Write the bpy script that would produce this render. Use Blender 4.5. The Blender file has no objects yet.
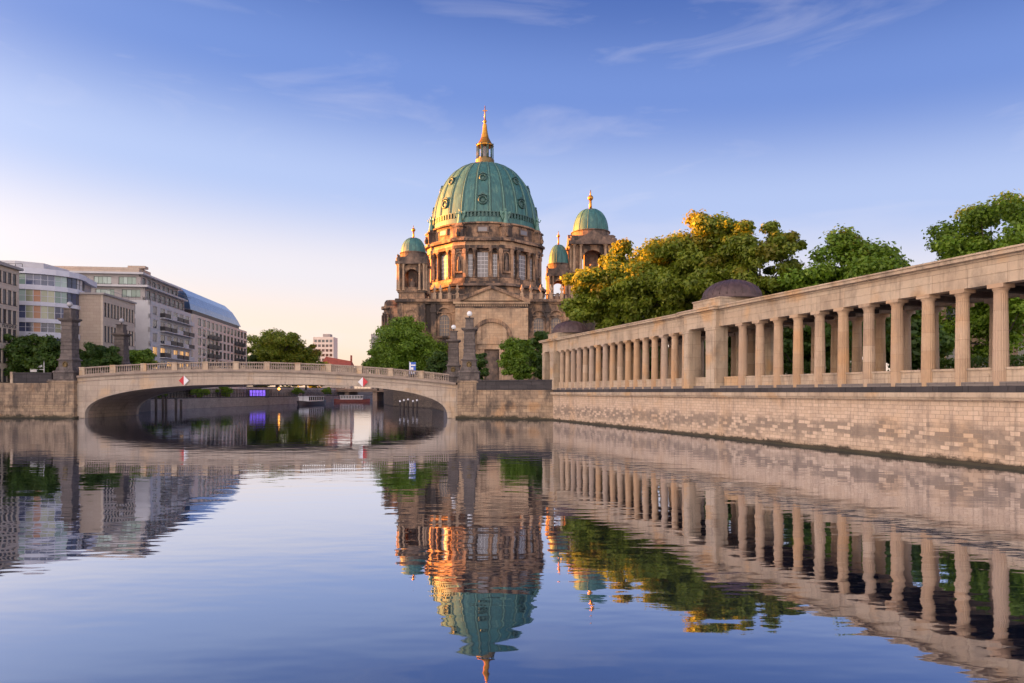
import bpy, math, random
import numpy as np
from mathutils import Matrix, Vector
random.seed(7); RNG = np.random.default_rng(7)
R = math.radians
sc = bpy.context.scene
col = sc.collection
# ------------------------------------------------------------------ camera, sky, sun, exposure
cam_d = bpy.data.cameras.new('camera'); cam = bpy.data.objects.new('camera', cam_d); col.objects.link(cam)
sc.camera = cam
EYE = 4.3
cam.location = (0, 0, EYE); cam.rotation_euler = (R(90), 0, 0)
cam_d.lens = 24.01; cam_d.sensor_width = 36; cam_d.shift_y = 0.0493
cam_d.clip_start = 0.1; cam_d.clip_end = 9000
SUN_EL = 4.0; SUN_DIR = Vector((-0.955, 0.297, 0)).normalized()      # horizontal direction towards the sun
sun_d = bpy.data.lights.new('sun', 'SUN'); sun = bpy.data.objects.new('sun', sun_d); col.objects.link(sun)
sun_d.energy = 4.8; sun_d.angle = R(0.6); sun_d.color = (1.0, 0.29, 0.03)
sv = Vector((SUN_DIR.x*math.cos(R(SUN_EL)), SUN_DIR.y*math.cos(R(SUN_EL)), math.sin(R(SUN_EL))))
sun.rotation_euler = sv.to_track_quat('Z', 'Y').to_euler(); sun.location = (-200, 100, 120)
w = bpy.data.worlds.new('World'); sc.world = w; w.use_nodes = True
nt = w.node_tree; nt.nodes.clear()
def WN(t, **k):
    n = nt.nodes.new(t)
    for a, b in k.items(): setattr(n, a, b)
    return n
def wl(a, b): nt.links.new(a, b)
def wmath(op, a, b=None, c=None, clamp=False):
    n = WN('ShaderNodeMath', operation=op, use_clamp=clamp)
    for i, v in enumerate((a, b, c)):
        if v is None: continue
        if isinstance(v, (int, float)): n.inputs[i].default_value = v
        else: wl(v, n.inputs[i])
    return n.outputs[0]
out = WN('ShaderNodeOutputWorld')
tc = WN('ShaderNodeTexCoord'); sep = WN('ShaderNodeSeparateXYZ'); wl(tc.outputs['Generated'], sep.inputs[0])
X_, Y_, Z_ = sep.outputs
hl = wmath('SQRT', wmath('ADD', wmath('MULTIPLY', X_, X_), wmath('MULTIPLY', Y_, Y_)))
hl = wmath('MAXIMUM', hl, 0.001)
caz = wmath('DIVIDE', wmath('ADD', wmath('MULTIPLY', X_, SUN_DIR.x), wmath('MULTIPLY', Y_, SUN_DIR.y)), hl)   # cos of azimuth from the sun
za = wmath('ABSOLUTE', Z_)
# towards the sun the pale band reaches higher
zeff = wmath('ADD', za, wmath('MULTIPLY', wmath('SUBTRACT', 0.28, caz), 0.060), clamp=True)
ramp = WN('ShaderNodeValToRGB'); wl(zeff, ramp.inputs[0])
cr = ramp.color_ramp; cr.interpolation = 'EASE'
stops = [(0.0, (.97, .67, .51)), (.07, (.97, .76, .66)), (.15, (.84, .77, .82)), (.27, (.45, .54, .84)), (.40, (.165, .265, .65)), (.52, (.070, .138, .45)), (.75, (.045, .09, .36)), (1.0, (.035, .065, .28))]
cr.elements[0].position = 0; cr.elements[0].color = (*stops[0][1], 1)
cr.elements[1].position = 1; cr.elements[1].color = (*stops[-1][1], 1)
for p, c in stops[1:-1]:
    e = cr.elements.new(p); e.color = (*c, 1)
# thin high cloud
mp = WN('ShaderNodeMapping'); wl(tc.outputs['Generated'], mp.inputs[0]); mp.inputs['Scale'].default_value = (1.6, 1.6, 7.0); mp.inputs['Rotation'].default_value = (0.1, -0.45, 0.3); mp.inputs['Location'].default_value = (3.1, 1.7, 0.4)
nz = WN('ShaderNodeTexNoise'); wl(mp.outputs[0], nz.inputs[0]); nz.inputs['Scale'].default_value = 2.3; nz.inputs['Detail'].default_value = 9; nz.inputs['Roughness'].default_value = 0.55; nz.inputs['Distortion'].default_value = 0.6
cm = WN('ShaderNodeMapRange'); wl(nz.outputs[0], cm.inputs[0]); cm.inputs[1].default_value = 0.53; cm.inputs[2].default_value = 0.80; cm.inputs[3].default_value = 0; cm.inputs[4].default_value = 0.34
cmix = WN('ShaderNodeMix', data_type='RGBA'); wl(cm.outputs[0], cmix.inputs[0]); wl(ramp.outputs[0], cmix.inputs[6]); cmix.inputs[7].default_value = (.78, .74, .85, 1)
# fill glow added off the left edge of the picture to brighten river-facing stone
cgl = wmath('DIVIDE', wmath('ADD', wmath('MULTIPLY', X_, -0.985), wmath('MULTIPLY', Y_, -0.17)), hl)
g1 = wmath('POWER', wmath('MAXIMUM', cgl, 0.0), 5.0)
g2 = wmath('POWER', 2.718, wmath('MULTIPLY', za, -2.6))
glow = wmath('MULTIPLY', g1, g2)
gcol = WN('ShaderNodeMix', data_type='RGBA', blend_type='MULTIPLY'); gcol.inputs[0].default_value = 1
comb = WN('ShaderNodeCombineColor')
wl(wmath('MULTIPLY', glow, 6.8), comb.inputs[0]); wl(wmath('MULTIPLY', glow, 5.0), comb.inputs[1]); wl(wmath('MULTIPLY', glow, 3.6), comb.inputs[2])
# wide pale fill light added to the sky behind the camera for camera-facing walls
bk = wmath('MULTIPLY', wmath('MAXIMUM', wmath('MULTIPLY', Y_, -1.0), 0.0), 1.0)
comb2 = WN('ShaderNodeCombineColor')
wl(wmath('MULTIPLY', bk, 2.0), comb2.inputs[0]); wl(wmath('MULTIPLY', bk, 1.6), comb2.inputs[1]); wl(wmath('MULTIPLY', bk, 1.25), comb2.inputs[2])
a1 = WN('ShaderNodeMix', data_type='RGBA', blend_type='ADD'); a1.inputs[0].default_value = 1; wl(cmix.outputs[2], a1.inputs[6]); wl(comb.outputs[0], a1.inputs[7])
a2 = WN('ShaderNodeMix', data_type='RGBA', blend_type='ADD'); a2.inputs[0].default_value = 1; wl(a1.outputs[2], a2.inputs[6]); wl(comb2.outputs[0], a2.inputs[7])
bg = WN('ShaderNodeBackground'); wl(a2.outputs[2], bg.inputs[0]); bg.inputs[1].default_value = 0.105
sky = WN('ShaderNodeTexSky', sky_type='NISHITA'); sky.sun_disc = False; sky.sun_elevation = R(SUN_EL)
sky.sun_rotation = math.atan2(SUN_DIR.x, SUN_DIR.y); sky.air_density = 1.0; sky.dust_density = 0.6; sky.ozone_density = 2.0
bg2 = WN('ShaderNodeBackground'); wl(sky.outputs[0], bg2.inputs[0]); bg2.inputs[1].default_value = 0.005
addw = WN('ShaderNodeAddShader'); wl(bg.outputs[0], addw.inputs[0]); wl(bg2.outputs[0], addw.inputs[1]); wl(addw.outputs[0], out.inputs[0])
vs = sc.view_settings; vs.view_transform = 'Standard'; vs.look = 'None'; vs.exposure = 3.25; vs.gamma = 1.0; vs.use_curve_mapping = False

# ------------------------------------------------------------------ materials
class NT:
    def __init__(s, name):
        s.m = bpy.data.materials.new(name); s.m.use_nodes = True; s.t = s.m.node_tree
        s.b = s.t.nodes['Principled BSDF']; s.o = s.t.nodes['Material Output']
    def n(s, t, **k):
        n = s.t.nodes.new(t)
        for a, b in k.items(): setattr(n, a, b)
        return n
    def l(s, a, b): s.t.links.new(a, b)
    def math(s, op, a, b=None, clamp=False):
        n = s.n('ShaderNodeMath', operation=op, use_clamp=clamp)
        for i, v in enumerate((a, b)):
            if v is None: continue
            if isinstance(v, (int, float)): n.inputs[i].default_value = v
            else: s.l(v, n.inputs[i])
        return n.outputs[0]
    rand = False
    def obj(s):
        o = s.n('ShaderNodeTexCoord').outputs['Object']
        if not s.rand: return o
        r = s.n('ShaderNodeObjectInfo').outputs['Random']; v = s.n('ShaderNodeVectorMath', operation='ADD'); s.l(o, v.inputs[0])
        c = s.n('ShaderNodeCombineXYZ'); s.l(s.math('MULTIPLY', r, 91.), c.inputs[0]); s.l(s.math('MULTIPLY', r, 57.), c.inputs[1]); s.l(s.math('MULTIPLY', r, 33.), c.inputs[2]); s.l(c.outputs[0], v.inputs[1])
        return v.outputs[0]
    def wallvec(s):
        """(x+y, z) of the object: courses run level on upright faces of either axis"""
        sp = s.n('ShaderNodeSeparateXYZ'); s.l(s.obj(), sp.inputs[0])
        c = s.n('ShaderNodeCombineXYZ'); s.l(s.math('ADD', sp.outputs[0], sp.outputs[1]), c.inputs[0]); s.l(sp.outputs[2], c.inputs[1])
        return c.outputs[0], sp.outputs[2]
    def noise(s, scale, detail=4, rough=.55, vec=None, sx=None):
        v = vec if vec is not None else s.obj()
        if sx:
            m = s.n('ShaderNodeMapping'); s.l(v, m.inputs[0]); m.inputs['Scale'].default_value = sx; v = m.outputs[0]
        n = s.n('ShaderNodeTexNoise'); s.l(v, n.inputs[0]); n.inputs['Scale'].default_value = scale; n.inputs['Detail'].default_value = detail; n.inputs['Roughness'].default_value = rough
        return n.outputs[0]
    def rng(s, v, a, b, c=0., d=1.):
        n = s.n('ShaderNodeMapRange'); s.l(v, n.inputs[0])
        for i, x in enumerate((a, b, c, d)): n.inputs[i+1].default_value = x
        return n.outputs[0]
    def mix(s, f, a, b, bt='MIX'):
        n = s.n('ShaderNodeMix', data_type='RGBA', blend_type=bt)
        if isinstance(f, (int, float)): n.inputs[0].default_value = f
        else: s.l(f, n.inputs[0])
        for i, v in ((6, a), (7, b)):
            if isinstance(v, tuple): n.inputs[i].default_value = (*v[:3], 1)
            else: s.l(v, n.inputs[i])
        return n.outputs[2]
    def bump(s, h, dist, strength=1.0):
        n = s.n('ShaderNodeBump'); s.l(h, n.inputs['Height']); n.inputs['Distance'].default_value = dist; n.inputs['Strength'].default_value = strength
        s.l(n.outputs[0], s.b.inputs['Normal'])

def stone(name, c1, c2, mortar=None, bw=1.2, bh=.5, stain=(.06, .05, .045), amt=.5, sc_=.35, lo=.5, hi=.72, rough=.85, patch=None, foot=None, streak=0, tint=0, black=None, wob=0):
    k = NT(name); k.rand = tint > 0; v, z = k.wallvec()
    if wob:
        nv = k.n('ShaderNodeTexNoise'); k.l(v, nv.inputs[0]); nv.inputs['Scale'].default_value = .9; nv.inputs['Detail'].default_value = 3
        sb = k.n('ShaderNodeVectorMath', operation='MULTIPLY_ADD'); k.l(nv.outputs['Color'], sb.inputs[0]); sb.inputs[1].default_value = (wob, wob*.45, 0); k.l(v, sb.inputs[2]); v = sb.outputs[0]
    if mortar is not None:
        br = k.n('ShaderNodeTexBrick'); k.l(v, br.inputs[0]); br.inputs['Scale'].default_value = 1
        br.inputs['Color1'].default_value = (*c1, 1); br.inputs['Color2'].default_value = (*c2, 1); br.inputs['Mortar'].default_value = (*mortar, 1)
        br.inputs['Brick Width'].default_value = bw; br.inputs['Row Height'].default_value = bh; br.inputs['Mortar Size'].default_value = .018; br.inputs['Mortar Smooth'].default_value = .3; br.inputs['Bias'].default_value = 0
        c = br.outputs[0]
    else:
        c = k.mix(k.rng(k.noise(.8), .35, .65), c1, c2)
    c = k.mix(k.rng(k.noise(2.2, 6, .65), .3, .75), c, k.mix(.5, c, c2), 'MIX')
    c = k.mix(k.rng(k.noise(5, 5, .7), .3, .8, .0, .35), c, (.9, .78, .66), 'SOFT_LIGHT')
    if patch: c = k.mix(k.rng(k.noise(.28, 3, .5), .56, .66, 0, .55), c, patch)
    st = k.rng(k.noise(sc_, 8, .68, sx=(1, 1, .55)), lo, hi, 0, amt)
    c = k.mix(st, c, stain)
    if streak: c = k.mix(k.rng(k.noise(1.0, 5, .7, sx=(2.6, 2.6, .16)), .52, .68, 0, streak), c, stain)
    if tint:
        r = k.n('ShaderNodeObjectInfo').outputs['Random']
        c = k.mix(k.rng(r, 0, 1, 0, tint), c, (.50, .30, .14)); c = k.mix(k.rng(k.math('FRACT', k.math('MULTIPLY', r, 7.7)), .5, 1, 0, tint*.8), c, (.36, .32, .29))
    if black:
        b2 = k.n('ShaderNodeTexBrick'); k.l(v, b2.inputs[0]); b2.inputs['Scale'].default_value = 1; b2.inputs['Color1'].default_value = (0, 0, 0, 1); b2.inputs['Color2'].default_value = (1, 1, 1, 1); b2.inputs['Mortar'].default_value = (.3, .3, .3, 1)
        b2.inputs['Brick Width'].default_value = bw; b2.inputs['Row Height'].default_value = bh; b2.inputs['Mortar Size'].default_value = .018; b2.inputs['Bias'].default_value = 0
        top, base = black
        zz_ = k.math('ADD', z, k.math('MULTIPLY', k.math('SUBTRACT', k.noise(.45, 5, .65), .5), 2.6))
        band = k.math('MULTIPLY', k.rng(zz_, top-.25, top+.25, 1, 0), k.rng(zz_, base-.2, base+.3, 0.15, 1))
        thr = k.rng(k.math('ADD', b2.outputs[0], k.math('MULTIPLY', k.noise(1.7, 4, .7), .9)), .62, .95)
        c = k.mix(k.math('MULTIPLY', k.math('MULTIPLY', band, thr), .62), c, (.14, .115, .095))
    if foot:
        for (z0, z1, colr, a, ns) in foot:      # tide marks and soot: a ragged band above the water
            wob = k.math('ADD', z, k.math('MULTIPLY', k.math('SUBTRACT', k.noise(ns, 7, .7, sx=(1, 1, 1.4)), .5), (z1-z0)*1.6+1.2))
            c = k.mix(k.rng(wob, z0, z1, a, 0), c, colr)
    k.l(c, k.b.inputs['Base Color']); k.b.inputs['Roughness'].default_value = rough
    h = k.noise(6, 6, .7)
    if mortar is not None: h = k.math('ADD', k.math('MULTIPLY', h, .6), k.math('MULTIPLY', br.outputs['Fac'], -.7))
    k.bump(h, .04, .7)
    return k.m
def plain(name, c, rough=.6, metal=0, var=.25, scale=1.5, emit=None, es=0):
    k = NT(name)
    cc = k.mix(k.rng(k.noise(scale, 6, .65), .3, .7), tuple(x*(1-var) for x in c), tuple(min(1, x*(1+var)) for x in c))
    k.l(cc, k.b.inputs['Base Color']); k.b.inputs['Roughness'].default_value = rough; k.b.inputs['Metallic'].default_value = metal
    if emit: k.b.inputs['Emission Color'].default_value = (*emit, 1); k.b.inputs['Emission Strength'].default_value = es
    return k.m
def glass(name, c, rough=.08, emit=None, es=0, rnd=.5):
    k = NT(name)
    oi = k.n('ShaderNodeObjectInfo').outputs['Random']; gi = k.n('ShaderNodeNewGeometry').outputs['Random Per Island']
    r = k.math('FRACT', k.math('ADD', oi, k.math('MULTIPLY', gi, 7.3)))
    cc = k.mix(k.rng(r, 0, 1, 0, rnd), c, tuple(min(1, x*5+.05) for x in c))
    k.l(cc, k.b.inputs['Base Color']); k.b.inputs['Roughness'].default_value = rough; k.b.inputs['IOR'].default_value = 1.6
    if emit:
        k.b.inputs['Emission Color'].default_value = (*emit, 1); k.l(k.rng(r, 0, 1, es*.3, es), k.b.inputs['Emission Strength'])
    return k.m
M = {}
M['ash'] = stone('pale_sandstone', (.53, .43, .31), (.45, .345, .24), (.31, .24, .17), 2.4, 1.3, streak=.45, stain=(.14, .11, .085), amt=.7, sc_=.5, lo=.48, hi=.70, patch=(.60, .34, .13))
M['drum'] = stone('column_sandstone', (.55, .43, .31), (.41, .29, .19), (.33, .25, .18), 60, 1.17, streak=.45, tint=.6, stain=(.14, .105, .085), amt=.55, sc_=.7, lo=.5, hi=.75, patch=(.60, .33, .14))
M['quay'] = stone('quay_ashlar', (.66, .51, .37), (.54, .40, .28), (.36, .27, .20), .62, .27, streak=.5, wob=.30, black=(2.2, .8), stain=(.20, .15, .12), amt=.6, sc_=.9, lo=.5, hi=.72, patch=(.57, .38, .22),
                  foot=[(.12, .38, (.060, .045, .028), .95, .9)])
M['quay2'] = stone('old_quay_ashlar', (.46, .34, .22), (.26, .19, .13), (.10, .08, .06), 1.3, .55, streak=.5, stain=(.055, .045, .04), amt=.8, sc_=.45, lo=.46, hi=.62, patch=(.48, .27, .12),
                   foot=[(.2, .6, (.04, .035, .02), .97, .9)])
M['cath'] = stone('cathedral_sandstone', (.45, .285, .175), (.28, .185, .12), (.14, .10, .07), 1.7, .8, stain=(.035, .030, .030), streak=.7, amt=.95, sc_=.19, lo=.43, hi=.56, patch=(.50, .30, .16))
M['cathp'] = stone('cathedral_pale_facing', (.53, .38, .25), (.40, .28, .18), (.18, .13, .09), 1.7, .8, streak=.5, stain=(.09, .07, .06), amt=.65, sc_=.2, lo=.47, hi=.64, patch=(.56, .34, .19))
M['cathd'] = stone('cathedral_sooty_stone', (.26, .18, .13), (.13, .10, .085), None, stain=(.03, .027, .027), amt=.85, sc_=.25, lo=.42, hi=.6)  # also darkens the colonnade ceiling in place of shade
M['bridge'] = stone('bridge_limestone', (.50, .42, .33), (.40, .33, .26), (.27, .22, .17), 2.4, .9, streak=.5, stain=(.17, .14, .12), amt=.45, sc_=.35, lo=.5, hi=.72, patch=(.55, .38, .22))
M['concrete'] = stone('pale_quay_concrete', (.74, .68, .62), (.60, .54, .49), (.30, .27, .25), 1.6, .6, stain=(.22, .2, .19), amt=.5)
M['balu'] = stone('weathered_balustrade_stone', (.36, .29, .23), (.27, .22, .18), None, stain=(.12, .10, .09), amt=.6, sc_=.6)
M['bluestone'] = stone('dark_basalt', (.06, .055, .058), (.035, .033, .036), (.02, .02, .02), 1.6, .6, stain=(.03, .028, .03), amt=.5)
M['obel'] = stone('weathered_obelisk_stone', (.17, .145, .13), (.11, .095, .09), (.05, .045, .04), .9, .55, stain=(.035, .03, .03), amt=.7, sc_=.6, lo=.45, hi=.62)
M['dark'] = plain('shadowed_interior', (.012, .012, .013), .9)
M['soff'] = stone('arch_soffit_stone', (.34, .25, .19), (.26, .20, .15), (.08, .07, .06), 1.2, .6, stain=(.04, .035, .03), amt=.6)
M['gold'] = plain('gilded_metal', (.50, .24, .045), .42, 1.0, .3)
M['gold2'] = plain('tarnished_gilding', (.17, .12, .05), .5, .5, .3)
M['copl'] = plain('pale_copper_patina', (.10, .22, .18), .5, 0, .25, .5)
M['lead'] = plain('brown_lead_roof', (.085, .055, .055), .55, .3, .35, 2)
M['roof'] = plain('dark_roof_felt', (.07, .065, .065), .8, 0, .4, 1)
def copper():
    k = NT('green_copper')
    n1 = k.noise(.35, 6, .6, sx=(1, 1, .25)); n2 = k.noise(1.4, 5, .65, sx=(1.3, 1.3, .08))
    c = k.mix(k.rng(n1, .35, .65), (.024, .115, .12), (.055, .18, .17))
    c = k.mix(k.rng(n2, .44, .64, 0, .85), c, (.025, .085, .085))
    c = k.mix(k.rng(k.noise(.9, 5, .65, sx=(1, 1, .3)), .52, .68, 0, .6), c, (.13, .27, .21))
    k.l(c, k.b.inputs['Base Color']); k.b.inputs['Roughness'].default_value = .55
    k.bump(k.noise(1.2, 4, .6), .08, .4)
    return k.m
M['copper'] = copper()
M['copd'] = plain('dark_copper_rib', (.04, .10, .09), .5, .1, .4, .5)
M['glass'] = glass('window_glass', (.022, .026, .034))
M['glassp'] = glass('pale_leaded_glass', (.13, .125, .13), .3, rnd=.12)
M['glasswarm'] = glass('lit_window_glass', (.5, .25, .06), .12, (1.0, .45, .10), 0.085)  # weak emission stands in for bright sky reflected in the hotel panes
M['frame'] = plain('window_frame_dark', (.05, .05, .055), .5)
M['framew'] = plain('window_frame_white', (.5, .5, .5), .5)
M['bA'] = stone('beige_office_stone', (.56, .48, .40), (.50, .43, .35), (.36, .31, .26), 1.2, .6, stain=(.2, .17, .14), amt=.3)
M['bC'] = stone('tan_block_stone', (.44, .37, .30), (.39, .32, .26), (.26, .21, .17), 1.2, .6, stain=(.15, .12, .1), amt=.35)
M['bD'] = plain('pale_grey_render', (.50, .50, .51), .8, 0, .1, .4)
M['bD2'] = plain('grey_attic_render', (.33, .31, .30), .8, 0, .12, .4)
M['bE'] = stone('cream_hotel_stone', (.66, .60, .54), (.60, .54, .49), (.42, .38, .34), 1.3, .7, stain=(.25, .2, .17), amt=.25)
M['white'] = plain('white_panel', (.55, .57, .64), .45, 0, .08, .5)
M['blueroof'] = NT('blue_glass_roof').m
k = NT('blue_glass_roof_panes')
br = k.n('ShaderNodeTexBrick'); v, z = k.wallvec(); k.l(v, br.inputs[0]); br.offset = 0; br.inputs['Brick Width'].default_value = 1.6; br.inputs['Row Height'].default_value = 2.2; br.inputs['Mortar Size'].default_value = .03; br.inputs['Scale'].default_value = 1
br.inputs['Color1'].default_value = (.07, .13, .26, 1); br.inputs['Color2'].default_value = (.10, .17, .32, 1); br.inputs['Mortar'].default_value = (.25, .3, .38, 1)
k.l(br.outputs[0], k.b.inputs['Base Color']); k.b.inputs['Roughness'].default_value = .12; k.b.inputs['Metallic'].default_value = .55
M['blueroof'] = k.m
M['bars'] = plain('balcony_metal', (.03, .028, .032), .5, .2)
M['yell'] = glass('yellow_green_blind_glass', (.19, .21, .13), .2, rnd=.25)
M['green'] = glass('pale_green_glass', (.16, .24, .20), .12, rnd=.3)
M['navy'] = glass('navy_glass', (.035, .045, .09), .12, rnd=.25)
M['orange'] = glass('orange_blind', (.38, .16, .08), .4, rnd=.1)
M['grass'] = plain('park_grass', (.05, .085, .025), .95, 0, .4, .3)
M['pave'] = stone('stone_paving', (.22, .20, .18), (.18, .16, .15), (.1, .09, .08), .8, .8, stain=(.1, .09, .08), amt=.4)
M['asph'] = plain('asphalt', (.055, .053, .052), .9, 0, .3, 2)
M['redroof'] = plain('red_tile_roof', (.30, .07, .045), .8, 0, .3, 1)
M['iron'] = plain('black_iron', (.025, .025, .027), .45, .5)
M['globe2'] = plain('unlit_grey_globe', (.38, .38, .40), .3, 0, .05)
M['globe'] = plain('opal_globe', (.70, .70, .70), .2, 0, .02, 1, (1, .95, .9), .015)
M['red'] = plain('red_sign_paint', (.55, .03, .04), .5, 0, .1)
M['whitep'] = plain('white_sign_paint', (.8, .8, .8), .5, 0, .05)
M['blue'] = plain('blue_sign_paint', (.04, .12, .50), .5, 0, .1)
M['purple'] = plain('purple_lit_panel', (.2, .1, .8), .5, 0, .1, 1, (.30, .16, 1.0), .10)
M['olamp'] = plain('orange_lamp_glass', (.9, .4, .1), .5, 0, .1, 1, (1, .35, .05), 1.0)
M['bark'] = plain('bark', (.055, .045, .035), .95, 0, .4, 3)
M['wood'] = plain('dark_timber', (.05, .04, .035), .9, 0, .4, 3)
M['hull'] = plain('boat_hull_paint', (.05, .04, .045), .5, 0, .2)
M['hullr'] = plain('boat_red_paint', (.28, .09, .07), .5, 0, .2)
def leaf(name, c1, c2):
    k = NT(name)
    r = k.n('ShaderNodeNewGeometry').outputs['Random Per Island']
    c = k.mix(k.rng(r, 0, 1), c1, c2)
    c = k.mix(k.rng(k.noise(.35, 3), .35, .65, 0, .6), c, tuple(x*.4 for x in c1))
    k.l(c, k.b.inputs['Base Color']); k.b.inputs['Roughness'].default_value = .55
    tr = k.n('ShaderNodeBsdfTranslucent'); k.l(k.mix(.5, c, (.34, .42, .03)), tr.inputs[0])
    mx = k.n('ShaderNodeMixShader'); mx.inputs[0].default_value = .38
    k.l(k.b.outputs[0], mx.inputs[1]); k.l(tr.outputs[0], mx.inputs[2]); k.l(mx.outputs[0], k.o.inputs[0])
    return k.m
M['leafA'] = leaf('plane_tree_leaves', (.12, .20, .010), (.30, .34, .03))
M['leafB'] = leaf('chestnut_leaves', (.10, .22, .012), (.24, .37, .03))
M['leafC'] = leaf('dark_leaves', (.035, .095, .013), (.085, .16, .02))
M['leafD'] = leaf('autumn_tinged_leaves', (.19, .19, .012), (.31, .27, .02))  # golden leaves imitating low sun on the crown tops

# ------------------------------------------------------------------ mesh builder
class MB:
    def __init__(s): s.v = []; s.f = []; s.m = []; s.s = []; s.T = Matrix.Identity(4)
    def add(s, vs, fs, mi=0, smooth=False):
        b = len(s.v); T = s.T
        s.v += [tuple(T @ Vector(p)) for p in vs]
        for f in fs: s.f.append([i+b for i in f]); s.m.append(mi); s.s.append(smooth)
    def box(s, x0, x1, y0, y1, z0, z1, mi=0):
        if x0 > x1: x0, x1 = x1, x0
        if y0 > y1: y0, y1 = y1, y0
        s.add([(x0,y0,z0),(x1,y0,z0),(x1,y1,z0),(x0,y1,z0),(x0,y0,z1),(x1,y0,z1),(x1,y1,z1),(x0,y1,z1)],
              [(0,3,2,1),(4,5,6,7),(0,1,5,4),(1,2,6,5),(2,3,7,6),(3,0,4,7)], mi)
    def prism(s, poly, z0, z1, mi=0, taper=1.0):
        n = len(poly); cx = sum(p[0] for p in poly)/n; cy = sum(p[1] for p in poly)/n
        vs = [(p[0], p[1], z0) for p in poly] + [(cx+(p[0]-cx)*taper, cy+(p[1]-cy)*taper, z1) for p in poly]
        a = sum(poly[i][0]*poly[(i+1) % n][1]-poly[(i+1) % n][0]*poly[i][1] for i in range(n))
        fs = [tuple(range(n-1, -1, -1)), tuple(range(n, 2*n))] + [(i, (i+1) % n, n+(i+1) % n, n+i) for i in range(n)]
        if a < 0: fs = [tuple(reversed(f)) for f in fs]
        s.add(vs, fs, mi)
    def xz(s, poly, y0, y1, mi=0):
        """outline in x,z pushed from y0 to y1"""
        n = len(poly); vs = [(p[0], y0, p[1]) for p in poly] + [(p[0], y1, p[1]) for p in poly]
        a = sum(poly[i][0]*poly[(i+1) % n][1]-poly[(i+1) % n][0]*poly[i][1] for i in range(n))
        fs = [tuple(range(n)), tuple(range(2*n-1, n-1, -1))] + [((i+1) % n, i, n+i, n+(i+1) % n) for i in range(n)]
        if (a < 0) != (y0 > y1): fs = [tuple(reversed(f)) for f in fs]
        s.add(vs, fs, mi)
    def lathe(s, prof, cx=0, cy=0, seg=24, mi=0, smooth=True, rot=0, sx=1, sy=1, mod=None):
        vs = []; n = len(prof)
        for r, z in prof:
            for j in range(seg):
                a = rot+2*math.pi*j/seg; q = r*(mod(j) if mod else 1)
                vs.append((cx+q*math.cos(a)*sx, cy+q*math.sin(a)*sy, z))
        fs = []
        for i in range(n-1):
            for j in range(seg):
                k = (j+1) % seg; fs.append((i*seg+j, i*seg+k, (i+1)*seg+k, (i+1)*seg+j))
        s.add(vs, fs, mi, smooth)
        s.add(vs[:seg], [tuple(range(seg-1, -1, -1))], mi); s.add(vs[-seg:], [tuple(range(seg))], mi)
    def tube(s, pts, rs, seg=8, mi=0):
        vs = []; n = len(pts)
        for i, p in enumerate(pts):
            p = Vector(p); d = (Vector(pts[min(i+1, n-1)])-Vector(pts[max(i-1, 0)])).normalized()
            u = d.orthogonal().normalized(); w_ = d.cross(u); r = rs[i] if isinstance(rs, (list, tuple)) else rs
            if i and u.dot(pu) < 0.2: 
                u = (pu-d*pu.dot(d)).normalized(); w_ = d.cross(u)
            pu = u
            for j in range(seg):
                a = 2*math.pi*j/seg; vs.append(tuple(p+(u*math.cos(a)+w_*math.sin(a))*r))
        fs = [(i*seg+j, i*seg+(j+1) % seg, (i+1)*seg+(j+1) % seg, (i+1)*seg+j) for i in range(n-1) for j in range(seg)]
        fs += [tuple(range(seg-1, -1, -1)), tuple(range((n-1)*seg, n*seg))]
        s.add(vs, fs, mi, True)
    def sphere(s, c, r, seg=16, mi=0, sz=1):
        prof = [(max(.001, r*math.sin(math.pi*i/(seg//2))), c[2]-r*sz*math.cos(math.pi*i/(seg//2))) for i in range(seg//2+1)]
        s.lathe(prof, c[0], c[1], seg, mi)
    def mesh(s, name, mats):
        me = bpy.data.meshes.new(name); me.from_pydata(s.v, [], s.f)
        for m in mats: me.materials.append(m)
        me.polygons.foreach_set('material_index', s.m); me.polygons.foreach_set('use_smooth', s.s)
        me.update(); return me
    def build(s, name, mats, parent=None, **k):
        if not isinstance(mats, (list, tuple)): mats = [mats]
        return link(name, s.mesh(name, mats), parent, **k)
def link(name, me, parent=None, loc=None, rz=0, label=None):
    o = bpy.data.objects.new(name, me); col.objects.link(o)
    if parent: o.parent = parent
    if loc: o.location = loc
    if rz: o.rotation_euler.z = rz
    if label: o['label'] = label
    return o
def tag(o, label, cat, group=None):
    o['label'] = label; o['category'] = cat
    if group: o['group'] = group
    return o
def thing(name, label, cat, loc=(0, 0, 0), rz=0, group=None):
    o = bpy.data.objects.new(name, None); col.objects.link(o); o.location = loc; o.rotation_euler.z = rz
    o.empty_display_size = .3
    return tag(o, label, cat, group)
def struct(o): o['kind'] = 'structure'; return o
def P(px, D, y=392.): return ((px-512)/683*D, D, EYE+(392-y)/683*D)

# ------------------------------------------------------------------ ground and water
k = NT('river_water')
sp = k.obj()
def nz_(scale, sx, det=2, rough=.5): return k.noise(scale, det, rough, vec=sp, sx=sx)
hgt = k.math('ADD', k.math('MULTIPLY', nz_(.22, (.45, 1, 1), 2), .016), k.math('MULTIPLY', nz_(.85, (.42, 1, 1), 2), .012))
hgt = k.math('ADD', hgt, k.math('MULTIPLY', k.math('MULTIPLY', nz_(3.2, (.4, 1, 1), 2), k.rng(nz_(.05, (.5, 1, 1), 3), .42, .66)), .0042))
bmp = k.n('ShaderNodeBump'); k.l(hgt, bmp.inputs['Height']); bmp.inputs['Distance'].default_value = 1.0; bmp.inputs['Strength'].default_value = 1.0
gl = k.n('ShaderNodeBsdfGlossy'); gl.inputs['Roughness'].default_value = .02; gl.inputs['Color'].default_value = (.80, .85, .96, 1); k.l(bmp.outputs[0], gl.inputs['Normal'])
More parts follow.
